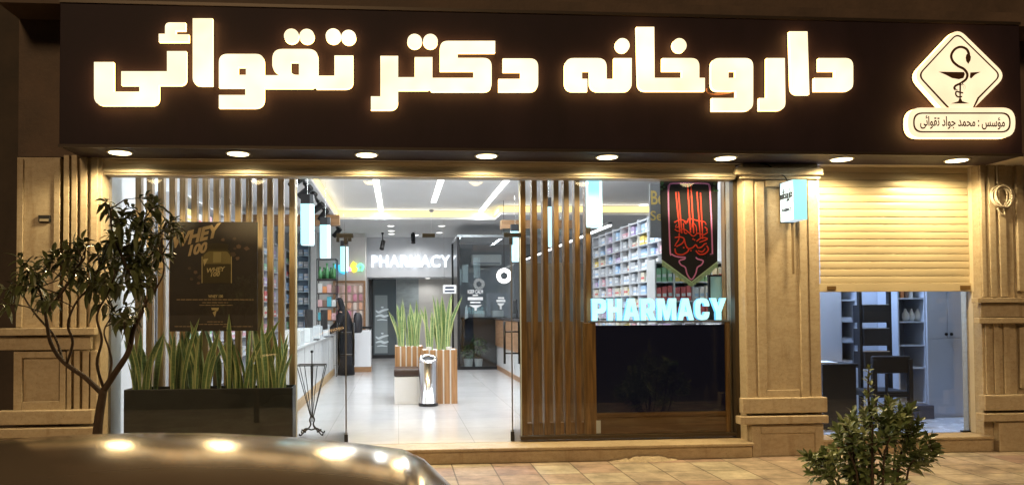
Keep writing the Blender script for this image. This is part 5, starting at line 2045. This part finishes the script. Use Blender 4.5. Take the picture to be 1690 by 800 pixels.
# shelf unit
x0, x1 = X(1486, 600, YW), X(1530, 600, YW)
zz = [Z(1510, py, YW) for py in (664, 606, 569, 530, 491, 440)]
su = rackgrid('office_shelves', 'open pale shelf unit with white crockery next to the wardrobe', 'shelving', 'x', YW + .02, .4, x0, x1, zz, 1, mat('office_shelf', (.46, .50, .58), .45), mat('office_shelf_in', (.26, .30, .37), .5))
cer = mat('ceramic', (.72, .72, .70), .3)
for k, (px, w_) in enumerate(((1496, .045), (1506, .035), (1517, .055), (1524, .04))):
    o = MB().lathe([(w_ * .6, 0), (w_, .04), (w_ * .95, .09), (w_ * .4, .13), (w_ * .25, .16)], X(px, 520, YW + .12), YW + .14, 14, cz=zz[3] + .001).build('white_jar', cer, None, smooth=True)
    tag(o, 'white ceramic jar on the open office shelf, ' + ('at the left end', 'the slimmest', 'the widest', 'at the right end')[k], 'jar', 'jars on the office shelf')
for k in range(4):
    o = MB().box(x0 + .03 + k * .06, YW + .1, zz[4] + .001, x0 + .075 + k * .06, YW + .3, zz[4] + .16).build('file_carton', goods[(k * 2 + 1) % 5], None)
    tag(o, '%s carton on the upper office shelf' % gname[(k * 2 + 1) % 5], 'carton', 'cartons on the upper office shelf')
a = RC(1507, 667, 1533, 685, YW - .02)
o = MB().box(a[0], YW - .12, a[1] - .05, a[2], YW - .0, a[3]).build('dark_carton', mat('dark_carton', (.05, .06, .09), .5), None, bevel=.005)
tag(o, 'low dark box at the foot of the open office shelves', 'box')
x0, x1 = X(1391, 600, YW), X(1416, 600, YW)
zz2 = [Z(1404, py, YW) for py in (600, 563, 529, 494, 440)]
rackgrid('narrow_shelves', 'narrow open shelf unit with dark back beside the pale cabinet', 'shelving', 'x', YW + .02, .35, x0, x1, zz2, 1, mat('office_shelf', (.46, .50, .58), .45), mat('shelf_dark', (.05, .055, .07), .5))
for k in range(3):
    o = MB().box(x0 + .03, YW + .06, zz2[k] + .001, x1 - .03, YW + .25, zz2[k] + .045).build('paper_stack', mat('paper_grey', (.5, .52, .55), .6), None)
    tag(o, 'stack of papers on the %s shelf of the narrow unit' % ('lowest', 'second', 'third')[k], 'papers', 'paper stacks on the narrow shelves')
x0, x1 = X(1350, 600, YW), X(1390, 600, YW)
o = MB().box(x0, YW, FZ + .005, x1, YW + .5, 3.0).build('pale_cabinet', wd, None, bevel=.004)
tag(o, 'plain pale tall cabinet at the left side of the right-hand room', 'cabinet')
# tiered black stand
yb = .95
x0, x1 = X(1419, 550, yb), X(1472, 550, yb)
bk = thing('tiered_stand', 'black upright stand with three dark bins edged in white', 'stand', ((x0 + x1) / 2, yb, FZ))
e = MB()
for x_ in (x0, x1 - .035):
    e.box(x_, yb, FZ + .005, x_ + .035, yb + .05, 3.0)
e.build('upright', blackpl, bk)
for (py0, py1) in ((502, 532), (541, 570), (579, 608)):
    zt_, zb_ = Z(1445, py0, yb), Z(1445, py1, yb)
    b_ = MB().box(x0 + .04, yb - .02, zb_, x1 - .04, yb + .2, zt_ - .006).build('bin', mat('bin_dark', (.02, .02, .024), .5), bk, bevel=.006)
    MB().box(x0 + .045, yb - .022, zt_ - .0055, x1 - .045, yb + .18, zt_).build('rim', mat('rim_white', (.6, .6, .6), .4), b_)
# desk with papers
yd = .42
x0, z0, x1, z1 = RC(1358, 600, 1418, 700, yd)
dk = thing('office_desk', 'black desk with sheets of paper on top at the left of the right-hand room', 'desk', ((x0 + x1) / 2, yd, FZ))
MB().box(x0, yd, z1 - .03, x1, yd + .55, z1).build('top', blackpl, dk, bevel=.003)
MB().box(x0 + .01, yd + .02, FZ + .005, x1 - .02, yd + .05, z1 - .031).build('front_panel', mat('desk_black', (.02, .02, .022), .4), dk)
MB().box(x1 - .05, yd + .051, FZ + .005, x1 - .02, yd + .53, z1 - .031).build('side_panel', mat('desk_black', (.02, .02, .022), .4), dk)
o = MB().rings([[(x0 + .02, yd + .1, z_), (x0 + .22, yd + .06, z_), (x0 + .25, yd + .34, z_), (x0 + .05, yd + .36, z_)] for z_ in (z1 + .001, z1 + .014)]).build('paper_pile', mat('paper_white', (.62, .64, .66), .6), None)
tag(o, 'pile of white paper on the black desk', 'papers')
# chair seen from behind
yc = .55
x0, z0, x1, z1 = RC(1442, 587, 1508, 715, yc)
ch = thing('office_chair', 'black chair with open-framed back standing in the right-hand room', 'chair', ((x0 + x1) / 2, yc + .2, FZ))
cm_ = mat('chair_black', (.014, .013, .014), .5)
MB().box(x0 + .01, yc + .02, Z(1470, 616, yc), x1 - .01, yc + .07, z1).build('backrest', cm_, ch, bevel=.015)
e = MB()
e.box(x0, yc, FZ + .3, x0 + .05, yc + .05, z1 - .04)
e.box(x1 - .05, yc, FZ + .3, x1, yc + .05, z1 - .04)
e.box(x0 + .051, yc + .01, Z(1470, 650, yc) - .04, x1 - .051, yc + .04, Z(1470, 650, yc))
e.box(x0 + .16, yc + .005, Z(1470, 650, yc), x0 + .18, yc + .035, Z(1470, 616, yc))
e.build('back_frame', cm_, ch, bevel=.004)
MB().box(x0 + .01, yc + .04, FZ + .34, x1 - .01, yc + .48, FZ + .42).build('seat', cm_, ch, bevel=.02)
for sx in (0, 1):
    for sy in (0, 1):
        xx = x0 + .005 if sx == 0 else x1 - .045
        MB().box(xx, yc + .005 + sy * .43, FZ + .005, xx + .04, yc + .045 + sy * .43, FZ + .339 if sy else FZ + .299).build('leg', cm_, ch)
# ceiling lamp of that room
t = thing('office_lamp', 'cool ceiling panel lamp of the right-hand room hidden above the shutter', 'ceiling light', (5.3, 1.0, 3.7))
MB().box(4.9, .9, 3.72, 5.7, 1.1, 3.78).build('housing', white, t)
L = bpy.data.lights.new('office_lamp', 'AREA')
L.size = .5
L.energy = 210
L.color = (.50, .66, 1.0)
lo = bpy.data.objects.new('office_lamp', L)
COL.objects.link(lo)
lo.parent = t
lo.location = (0, 0, 0)

# ================================================================== PERSON AT THE RECEPTION COUNTER
def skin(name, joints, edges, root, ma, sub=1):
    me = bpy.data.meshes.new(name)
    me.from_pydata([j[:3] for j in joints], edges, [])
    o = bpy.data.objects.new(name, me)
    COL.objects.link(o)
    md_ = o.modifiers.new('skin', 'SKIN')
    md_.use_smooth_shade = True
    for i, j in enumerate(joints):
        r_ = j[3]
        me.skin_vertices[0].data[i].radius = r_ if isinstance(r_, tuple) else (r_, r_)
        me.skin_vertices[0].data[i].use_root = (i == root)
    sb = o.modifiers.new('sub', 'SUBSURF')
    sb.levels = sb.render_levels = sub
    bpy.context.view_layer.update()
    dg = bpy.context.evaluated_depsgraph_get()
    m2 = bpy.data.meshes.new_from_object(o.evaluated_get(dg))
    bpy.data.objects.remove(o)
    m2.name = name
    m2.materials.clear()
    m2.materials.append(ma)
    o = bpy.data.objects.new(name, m2)
    COL.objects.link(o)
    return o


yp = 8.75
px_ = X(572, 560, yp)
# figure faces -x (the counter), slightly bent forward over it
J = [(0, 0, .90, (.15, .13)), (-.02, 0, 1.08, (.13, .12)), (-.06, 0, 1.26, (.15, .15)), (-.10, 0, 1.38, (.08, .09)), (-.13, 0, 1.45, (.05, .05)), (-.17, 0, 1.53, (.085, .078)), (-.18, 0, 1.61, (.07, .068)),
     (-.10, -.17, 1.35, .058), (-.16, -.22, 1.12, .046), (-.34, -.17, .98, .036), (-.41, -.15, .965, .028), (-.47, -.145, .955, (.032, .018)),
     (-.10, .17, 1.35, .058), (-.16, .22, 1.12, .046), (-.34, .17, .98, .036), (-.41, .15, .965, .028), (-.47, .145, .955, (.032, .018)),
     (0, -.09, .82, .085), (-.01, -.095, .48, .062), (.0, -.095, .10, .042), (-.06, -.10, .045, .035), (-.15, -.105, .03, .028),
     (0, .09, .82, .085), (-.01, .095, .48, .062), (.0, .095, .10, .042), (-.06, .10, .045, .035), (-.15, .105, .03, .028)]
ED = [(0, 1), (1, 2), (2, 3), (3, 4), (4, 5), (5, 6), (2, 7), (7, 8), (8, 9), (9, 10), (10, 11), (2, 12), (12, 13), (13, 14), (14, 15), (15, 16), (0, 17), (17, 18), (18, 19), (19, 20), (20, 21), (0, 22), (22, 23), (23, 24), (24, 25), (25, 26)]
for side in (11, 16):
    b = J[side]
    sg_ = -1 if side == 11 else 1
    for k, (dy, ln_) in enumerate(((-.024, .062), (-.008, .075), (.008, .070), (.024, .055))):
        i = len(J)
        J.append((b[0] - .03, b[1] + dy, b[2], .0085))
        J.append((b[0] - .03 - ln_ * .5, b[1] + dy * 1.1, b[2] + .004, .008))
        J.append((b[0] - .03 - ln_, b[1] + dy * 1.15, b[2] - .014, .007))
        ED += [(side, i), (i, i + 1), (i + 1, i + 2)]
    i = len(J)
    J.append((b[0] + .02, b[1] - sg_ * .032, b[2], .010))
    J.append((b[0] - .02, b[1] - sg_ * .055, b[2] - .006, .009))
    ED += [(side, i), (i, i + 1)]
J = [(px_ + j[0], yp + j[1], FZ + j[2], j[3]) for j in J]
skin_m = mat('skin', (.45, .27, .19), .5)
pr = thing('person', 'person in a long black cloak bending over the white counter at the aisle end', 'person', (px_, yp, FZ))
bo = skin('body', J, ED, 0, skin_m)
adopt(bo, pr)
# face details: nose, eyes, mouth are part of small meshes on the head
hc = Vector((px_ - .175, yp, FZ + 1.565))
e = MB()
e.blob(hc + Vector((-.088, 0, -.015)), .014, 8, (1, .8, 1.5))
e.build('nose', skin_m, pr, smooth=True)
e = MB()
for s in (-1, 1):
    e.blob(hc + Vector((-.074, .03 * s, .012)), .009, 8)
e.build('eye', black, pr, smooth=True)
e = MB()
e.box(hc.x - .082, yp - .02, hc.z - .055, hc.x - .072, yp + .02, hc.z - .049)
e.build('mouth', mat('lip', (.35, .12, .10), .5), pr)
cloak = mat('black_cloth', (.005, .005, .008), .8, var=.3, vscale=20)
cr = []
q = random.Random(5)
for (z_, cx_, rx, ry) in ((.015, -.01, .21, .24), (.30, -.01, .19, .22), (.62, .0, .18, .215), (.95, -.0, .185, .22), (1.15, -.03, .185, .24), (1.30, -.06, .17, .225), (1.39, -.08, .135, .17), (1.46, -.105, .10, .11), (1.53, -.13, .10, .098), (1.60, -.145, .098, .092), (1.655, -.15, .075, .072), (1.685, -.15, .03, .03)):
    ring = []
    for k in range(28):
        a_ = 2 * math.pi * k / 28
        fold = 1 + .05 * math.sin(a_ * 7 + z_ * 2) * max(0, 1 - z_ / 1.3) + .02 * math.sin(a_ * 11)
        # leave the face free: pull the hood back on the -x side at head height
        rx_, ry_ = rx * .84, ry * (.82 if z_ < 1.2 else .92)
        x_ = rx_ * math.cos(a_) * fold
        if 1.45 < z_ < 1.63 and math.cos(a_) < -.55:
            x_ = -rx * .40
        ring.append((px_ + cx_ + x_, yp + ry_ * math.sin(a_) * fold, FZ + z_))
    cr.append(ring)
mb = MB().rings(cr)
mb.build('cloak', cloak, pr, smooth=True)
e = MB()
for s in (-1, 1):
    pts = [(px_ - .10, yp + .17 * s, FZ + 1.34), (px_ - .17, yp + .23 * s, FZ + 1.12), (px_ - .33, yp + .175 * s, FZ + .985), (px_ - .40, yp + .155 * s, FZ + .968)]
    e.tube(spline(pts, 4), [.085] * 3 + [.078] * 4 + [.07] * 4 + [.06] * 2, 12)
e.build('cloak_sleeve', cloak, pr, smooth=True)
bg_ = MB()
cx_, cz_ = px_ + .23, FZ + 1.14
bg_.rings([[(cx_ + dx * s, yp - .02 + dy * s, cz_ + z_) for dx, dy in ((-.07, -.15), (.03, -.16), (.10, -.08), (.11, .08), (.03, .16), (-.07, .15))] for z_, s in ((-.22, .75), (-.18, 1), (.05, 1), (.17, .85), (.22, .5))])
bgo = bg_.build('backpack', mat('bag_black', (.016, .015, .018), .55), None, smooth=True)
tag(bgo, 'dark rounded backpack worn by the person at the counter', 'bag')

# ================================================================== SMALL TREE AT THE LEFT
bark = mat('bark', (.060, .038, .024), .85, var=.4, vscale=14, bump=.8, bscale=60, stretch=(1, 1, .4))
leaf_m = mat('tree_leaf', (.055, .075, .028), .36, col2=(.15, .17, .065), vscale=5, var=.3)
leaf_m2 = mat('tree_leaf_young', (.07, .095, .03), .42, col2=(.13, .14, .05), vscale=5, var=.3)
YTR = -2.7


def tp(px, py, dy=0.0):
    return P(px, py, YTR + dy)


def limb(mb, pts, r0, r1, n=8):
    pp = spline(pts, 5)
    k = len(pp)
    mb.tube(pp, [r0 + (r1 - r0) * i / (k - 1) for i in range(k)], n)
    return pp


tr = thing('small_tree', 'slim young tree with forked stem and dark drooping leaves at the pavement edge', 'tree', (tp(163, 700).x, YTR, 0))
b = MB()
root_ = Vector((tp(161, 720).x, YTR, -.02))
fork = tp(171, 642)
limb(b, [root_, tp(160, 760), tp(162, 700), fork], .040, .027)
L1 = limb(b, [tp(168, 648), tp(140, 622, .1), tp(104, 596, .15), tp(84, 566, .1), tp(77, 530, .05), tp(72, 500, .1), tp(62, 470, .1)], .019, .007)
L1b = limb(b, [tp(80, 512), tp(100, 485, -.1), tp(120, 455, -.1), tp(140, 425, -.15)], .012, .006)
L1c = limb(b, [tp(104, 596, .15), tp(90, 555, .3), tp(60, 520, .3), tp(40, 490, .35), tp(30, 460, .3)], .010, .005)
L1d = limb(b, [tp(110, 600, .15), tp(120, 565, 0), tp(112, 535, -.05), tp(125, 500, -.1), tp(150, 470, -.1), tp(165, 435, -.1)], .010, .005)
L2 = limb(b, [tp(171, 644), tp(190, 615, -.05), tp(212, 580, -.1), tp(220, 545, -.1), tp(236, 510, -.1), tp(240, 500, -.1), tp(233, 470, -.05), tp(228, 440, 0), tp(236, 400, .05), tp(240, 360, .05)], .022, .005)
L2b = limb(b, [tp(234, 472, -.05), tp(215, 450, -.15), tp(200, 420, -.2), tp(185, 380, -.2), tp(183, 345, -.2)], .011, .004)
L2c = limb(b, [tp(229, 445, 0), tp(250, 420, .15), tp(262, 390, .2), tp(275, 365, .2)], .009, .004)
L2d = limb(b, [tp(178, 632), tp(184, 600, .1), tp(180, 575, .1), tp(172, 545, .15), tp(190, 515, .15)], .010, .004)
L2e = limb(b, [tp(240, 500, -.1), tp(255, 480, -.2), tp(270, 450, -.25), tp(268, 420, -.25)], .008, .004)
L2f = limb(b, [tp(171, 640), tp(160, 600, -.15), tp(168, 560, -.2), tp(160, 520, -.2), tp(180, 480, -.25), tp(190, 450, -.25)], .011, .004)
limb(b, [tp(216, 575, -.1), tp(206, 550, -.2), tp(205, 530, -.2)], .007, .004)

CLU = [((62, 440), (42, 34), 8), ((30, 462), (34, 34), 6), ((18, 500), (24, 26), 3), ((100, 425), (40, 28), 9), ((140, 418), (34, 34), 8), ((120, 455), (40, 28), 6), ((175, 440), (30, 36), 9), ((195, 395), (28, 36), 8), ((215, 365), (30, 30), 6), ((238, 345), (34, 26), 7), ((255, 400), (34, 40), 9), ((232, 425), (30, 34), 8), ((200, 470), (34, 26), 8), ((165, 475), (24, 24), 4), ((262, 450), (24, 26), 4), ((204, 535), (26, 22), 6), ((222, 515), (20, 18), 4), ((55, 495), (36, 20), 4), ((275, 365), (20, 20), 3), ((190, 340), (22, 16), 3), ((150, 500), (26, 22), 2), ((240, 470), (24, 16), 3), ((295, 385), (14, 16), 2)]
q = random.Random(11)
ends = [p for l_ in (L1, L1b, L1c, L1d, L2, L2b, L2c, L2d, L2e, L2f) for p in l_[len(l_) // 3:]]
crn = MB()
for (cx_, cy_), (rx, ry), n_ in CLU:
    for k in range(max(2, round(n_ * .95))):
        for _ in range(20):
            a_, b_, c_ = q.uniform(-1, 1), q.uniform(-1, 1), q.uniform(-1, 1)
            if a_ * a_ + b_ * b_ + c_ * c_ < 1:
                break
        tip = tp(cx_ + a_ * rx, cy_ + b_ * ry, c_ * .28 - .05)
        an = min(ends, key=lambda p: (p - tip).length + (0.1 if p.z > tip.z else 0))
        mid = (an + tip) / 2 + Vector((q.uniform(-.03, .03), q.uniform(-.03, .03), .02))
        b.tube([an, mid, tip], [.0045, .0032, .002], 5)
        ax = (tip - mid).normalized()
        m_ = q.randint(5, 8)
        ph = q.random() * 6.28
        o1 = ax.orthogonal().normalized()
        o2 = ax.cross(o1)
        crn.cur = 1 if q.random() < .25 else 0
        for j in range(m_):
            an_ = ph + 2.4 * j
            d = (o1 * math.cos(an_) + o2 * math.sin(an_)) * q.uniform(.7, 1.1) + ax * q.uniform(.1, .8) + Vector((0, 0, .1))
            bs_ = tip - ax * (.012 * j)
            leafshape(crn, bs_, d, Vector((0, 0, 1)) + rv(q) * .3, q.uniform(.075, .12), q.uniform(.015, .023), .3, q.uniform(.15, .7))
b.build('trunk', bark, tr, smooth=True)
crn.build('crown', [leaf_m, leaf_m2], tr)

# ================================================================== EVERGREEN BUSH AT THE RIGHT
YBU = -2.4


def bp(px, py, dy=0.0):
    return P(px, py, YBU + dy)


bu = thing('round_bush', 'bushy glossy-leaved young evergreen with a light top shoot at the pavement edge', 'shrub', (bp(1440, 800).x, YBU, 0))
stem = MB()
base = Vector((bp(1440, 800).x, YBU, -.02))
S = [limb(stem, [base, bp(1437, 830), bp(1440, 760), bp(1438, 700), bp(1433, 650), bp(1434, 606)], .022, .004)]
for tgt, dy in (((1350, 762), .05), ((1390, 700), -.1), ((1420, 680), .2), ((1480, 680), .15), ((1510, 720), 0), ((1535, 735), -.05), ((1470, 720), -.25), ((1400, 745), -.25), ((1440, 700), -.3), ((1500, 690), .2)):
    S.append(limb(stem, [bp(1439, 850), bp((1439 + tgt[0]) / 2, 820, dy * .5), bp((1439 + 2 * tgt[0]) / 3, tgt[1] + 30, dy * .8), bp(tgt[0], tgt[1], dy)], .012, .004))
ends = [p for l_ in S for p in l_[len(l_) // 3:]]
CLU = [((1440, 720), (60, 55), 34), ((1400, 715), (36, 40), 14), ((1485, 705), (36, 38), 18), ((1455, 685), (40, 26), 14), ((1520, 735), (32, 34), 14), ((1360, 765), (30, 28), 13), ((1390, 790), (34, 22), 8), ((1440, 780), (50, 30), 14), ((1490, 775), (34, 24), 7), ((1345, 755), (14, 16), 3), ((1542, 745), (10, 16), 3), ((1500, 690), (30, 18), 6)]
crn = MB()
q = random.Random(23)
tw = MB()


def rosette(tip, ax, m_, lmin, lmax, wmin, wmax, mi):
    ph = q.random() * 6.28
    o1 = ax.orthogonal().normalized()
    o2 = ax.cross(o1)
    crn.cur = mi
    for j in range(m_):
        an_ = ph + 2.4 * j
        f_ = j / m_
        d = (o1 * math.cos(an_) + o2 * math.sin(an_)) * (.45 + .65 * f_) + ax * (.9 - .6 * f_)
        leafshape(crn, tip - ax * (.010 * j), d, ax + rv(q) * .2, q.uniform(lmin, lmax), q.uniform(wmin, wmax), .3, q.uniform(.05, .4))


for (cx_, cy_), (rx, ry), n_ in CLU:
    for k in range(round(n_ * 1.3)):
        for _ in range(20):
            a_, b_, c_ = q.uniform(-1, 1), q.uniform(-1, 1), q.uniform(-1, 1)
            if .15 < a_ * a_ + b_ * b_ + c_ * c_ < 1:
                break
        dy = c_ * (rx / 60 * .26)
        tip = bp(cx_ + a_ * rx, cy_ + b_ * ry, dy)
        an = min(ends, key=lambda p: (p - tip).length)
        mid = (an + tip) / 2 + Vector((0, 0, -.015))
        stem.tube([an, mid, tip], [.004, .003, .002], 5)
        ax = ((tip - bp(1440, 770, 0)).normalized() + Vector((0, -.1, .7))).normalized()
        rosette(tip, ax, q.randint(6, 10), .065, .11, .0135, .020, 1 if q.random() < .3 else 0)
for k, (px, py) in enumerate(((1434, 606), (1433, 622), (1437, 636), (1430, 650), (1440, 664), (1432, 675))):
    rosette(bp(px, py), Vector((.05, -.1, 1)).normalized(), 6 + k, .05, .06 + .012 * k, .010, .016, 2 if k < 3 else 1)
stem.build('trunk', bark, bu, smooth=True)
bl0 = mat('bush_leaf', (.06, .095, .032), .3, col2=(.17, .22, .08), vscale=6, var=.3)
bl1 = mat('bush_leaf_light', (.16, .21, .075), .3, col2=(.33, .37, .16), vscale=6, var=.3)
bl2 = mat('bush_leaf_new', (.16, .20, .045), .4, col2=(.26, .30, .09), vscale=6, var=.3)
crn.build('crown', [bl0, bl1, bl2], bu)

# ================================================================== PARKED CAR IN FRONT (only its roof shows)
GZ = -.15
paint = mat('car_paint', (.52, .42, .31), .15, .65, var=.04, vscale=1)
cg = mat('car_glass', (.012, .013, .015), .06, spec=.6)
rub = mat('tyre_rubber', (.018, .018, .018), .8)
car = thing('parked_car', 'silver hatchback whose glossy curved roof reflects the lit sign in the foreground', 'car', (-.9, -6.62, GZ))
XR = X(703, 770, -6.6)       # rear end of the roof
YCAR = -6.62
HW = .60


def zroof(x):
    u = x - (XR - .52)
    return 1.343 - .17 * u * u * (1 if u > 0 else .92)


# body cross-sections from tail (x = XR + .42) to nose
def section(x, zt, hwt, zb, hwb, zs, crown):
    """closed ring of one cross-section: half profile mirrored"""
    half = [(0, GZ + zs), (hwb * .8, GZ + zs), (hwb, GZ + zs + .12), (hwb + .012, GZ + zs + .35), (hwb, zb - .03), (hwb - .03, zb)]
    if zt > zb + .08:
        for k in range(1, 5):
            t_ = k / 5
            half.append((hwb - .03 + (hwt - hwb + .03) * t_, zb + (zt - crown - .03 - zb) * t_))
        top_ = [(hwt, zt - crown - .028), (hwt * .97, zt - crown + .002)]
    else:
        for k in range(1, 5):
            half.append((hwb - .03 - .02 * k, zb + .004 * k))
        top_ = [(hwb * .84, zt - .008), (hwb * .80, zt - .006)]
    half += top_
    w0 = top_[-1][0]
    z0_ = top_[-1][1]
    for k in range(1, 9):
        t_ = 1 - k / 8
        half.append((w0 * t_, z0_ + (zt - z0_) * (1 - t_ * t_)))
    ring = [(x, YCAR + y_, z_) for y_, z_ in half] + [(x, YCAR - y_, z_) for y_, z_ in reversed(half[1:-1])]
    return ring


HB = .84
ST = []
xt = XR + .40
zbelt = .78
ST.append(section(xt, .80 - .02, .5, .74, HB - .12, .30, .05))
ST.append(section(xt - .05, .84, .5, zbelt, HB - .04, .22, .05))
for x in (XR + .22, XR + .10, XR + .05):
    f_ = (XR + .40 - x) / .36
    ST.append(section(x, .84 + (zroof(XR) - .05 - .84) * f_, HW - .03, zbelt, HB, .18, .15))
for x in (XR, XR - .04, XR - .12, XR - .24, XR - .38, XR - .52, XR - .66, XR - .8, XR - .95, XR - 1.1, XR - 1.25, XR - 1.42, XR - 1.6):
    ST.append(section(x, zroof(x) - (.012 if x == XR else 0), HW, zbelt, HB, .18, .18))
zw = zroof(XR - 1.6)
for k, x in enumerate((XR - 1.8, XR - 2.05, XR - 2.3)):
    ST.append(section(x, zw + (.80 - zw) * ((k + 1) / 3) ** 1.15, HW - .02 * k, zbelt - .01 * k, HB, .18, .16 - .04 * k))
for x, z_, hb in ((XR - 2.5, .77, HB), (XR - 2.8, .72, HB - .01), (XR - 3.05, .64, HB - .05), (XR - 3.2, .50, HB - .15), (XR - 3.26, .35, HB - .25)):
    ST.append(section(x, z_, .5, z_ - .04, hb, .2, .03))
mb = MB().rings(ST)
body = mb.build('body', paint, car, smooth=True)
# the two roof gutters
for s in (-1, 1):
    e = MB()
    e.tube([(x, YCAR + s * HW * .90, zroof(x) - .18 * .81 + .001) for x in [XR - .06 - .1 * k for k in range(16)]], .006, 6)
    e.build('roof_gutter', rub, car)
# side windows, windscreen and tailgate glass a few millimetres proud
def sidewin(xa, xb, s):
    vs = []
    n_ = 6
    for i in range(n_ + 1):
        x = xa + (xb - xa) * i / n_
        zt = zroof(x) - .235
        for (yy, zz_) in ((HB - .03 + .004, zbelt + .03), (HW + .045, zt)):
            vs.append((x, YCAR + s * yy, zz_)); vs.append((x, YCAR + s * (yy - .012), zz_))
    mb = MB()
    R2 = [[vs[i * 4], vs[i * 4 + 2], vs[i * 4 + 3], vs[i * 4 + 1]] for i in range(n_ + 1)]
    mb.rings(R2)
    return mb
for s in (-1, 1):
    for xa, xb in ((XR - .12, XR - .62), (XR - .68, XR - 1.5)):
        sidewin(xa, xb, s).build('side_window', cg, car)
def slopewin(x0, z0, x1, z1, h0, h1, dx):
    mb = MB()
    mb.rings([[(x0 + dx, YCAR - h0, z0), (x0 + dx, YCAR + h0, z0), (x1 + dx, YCAR + h1, z1), (x1 + dx, YCAR - h1, z1)], [(x0 + dx * .2, YCAR - h0, z0 - .01), (x0 + dx * .2, YCAR + h0, z0 - .01), (x1 + dx * .2, YCAR + h1, z1 - .01), (x1 + dx * .2, YCAR - h1, z1 - .01)]])
    return mb
slopewin(XR + .10, 1.06, XR + .37, .86, .50, .62, .012).build('tailgate_window', cg, car)
slopewin(XR - 1.68, zw - .05, XR - 2.28, .84, .50, .62, -.03).build('windscreen', cg, car)
for x in (XR - .32, XR - 2.62):
    for s in (-1, 1):
        yy = YCAR + s * (HB - .10)
        w = MB().lathe([(.20, -.1 * s), (.29, -.1 * s), (.305, -.06 * s), (.305, .06 * s), (.29, .1 * s), (.20, .1 * s)], x, yy, 28, axis='y', cz=GZ + .305).build('wheel', rub, car, smooth=False)
        r2 = MB().lathe([(.195, .05 * s), (.195, .09 * s), (.06, .104 * s), (.03, .11 * s)], x, yy, 20, axis='y', cz=GZ + .305)
        r2.build('rim', steel, w)
for s in (-1, 1):
    MB().blob((XR - 3.12, YCAR + s * .58, .46), .12, 12, (.7, 1.2, .6)).build('headlight', mat('lamp_glass', (.7, .7, .7), .1), car, smooth=True)
    MB().blob((XR + .39, YCAR + s * .62, .66), .10, 12, (.4, .8, 1.3)).build('tail_light', mat('red_lamp', (.35, .02, .02), .2), car, smooth=True)
MB().box(XR - 3.275, YCAR - .24, .10, XR - 3.26, YCAR + .24, .20).build('number_plate', white, car)
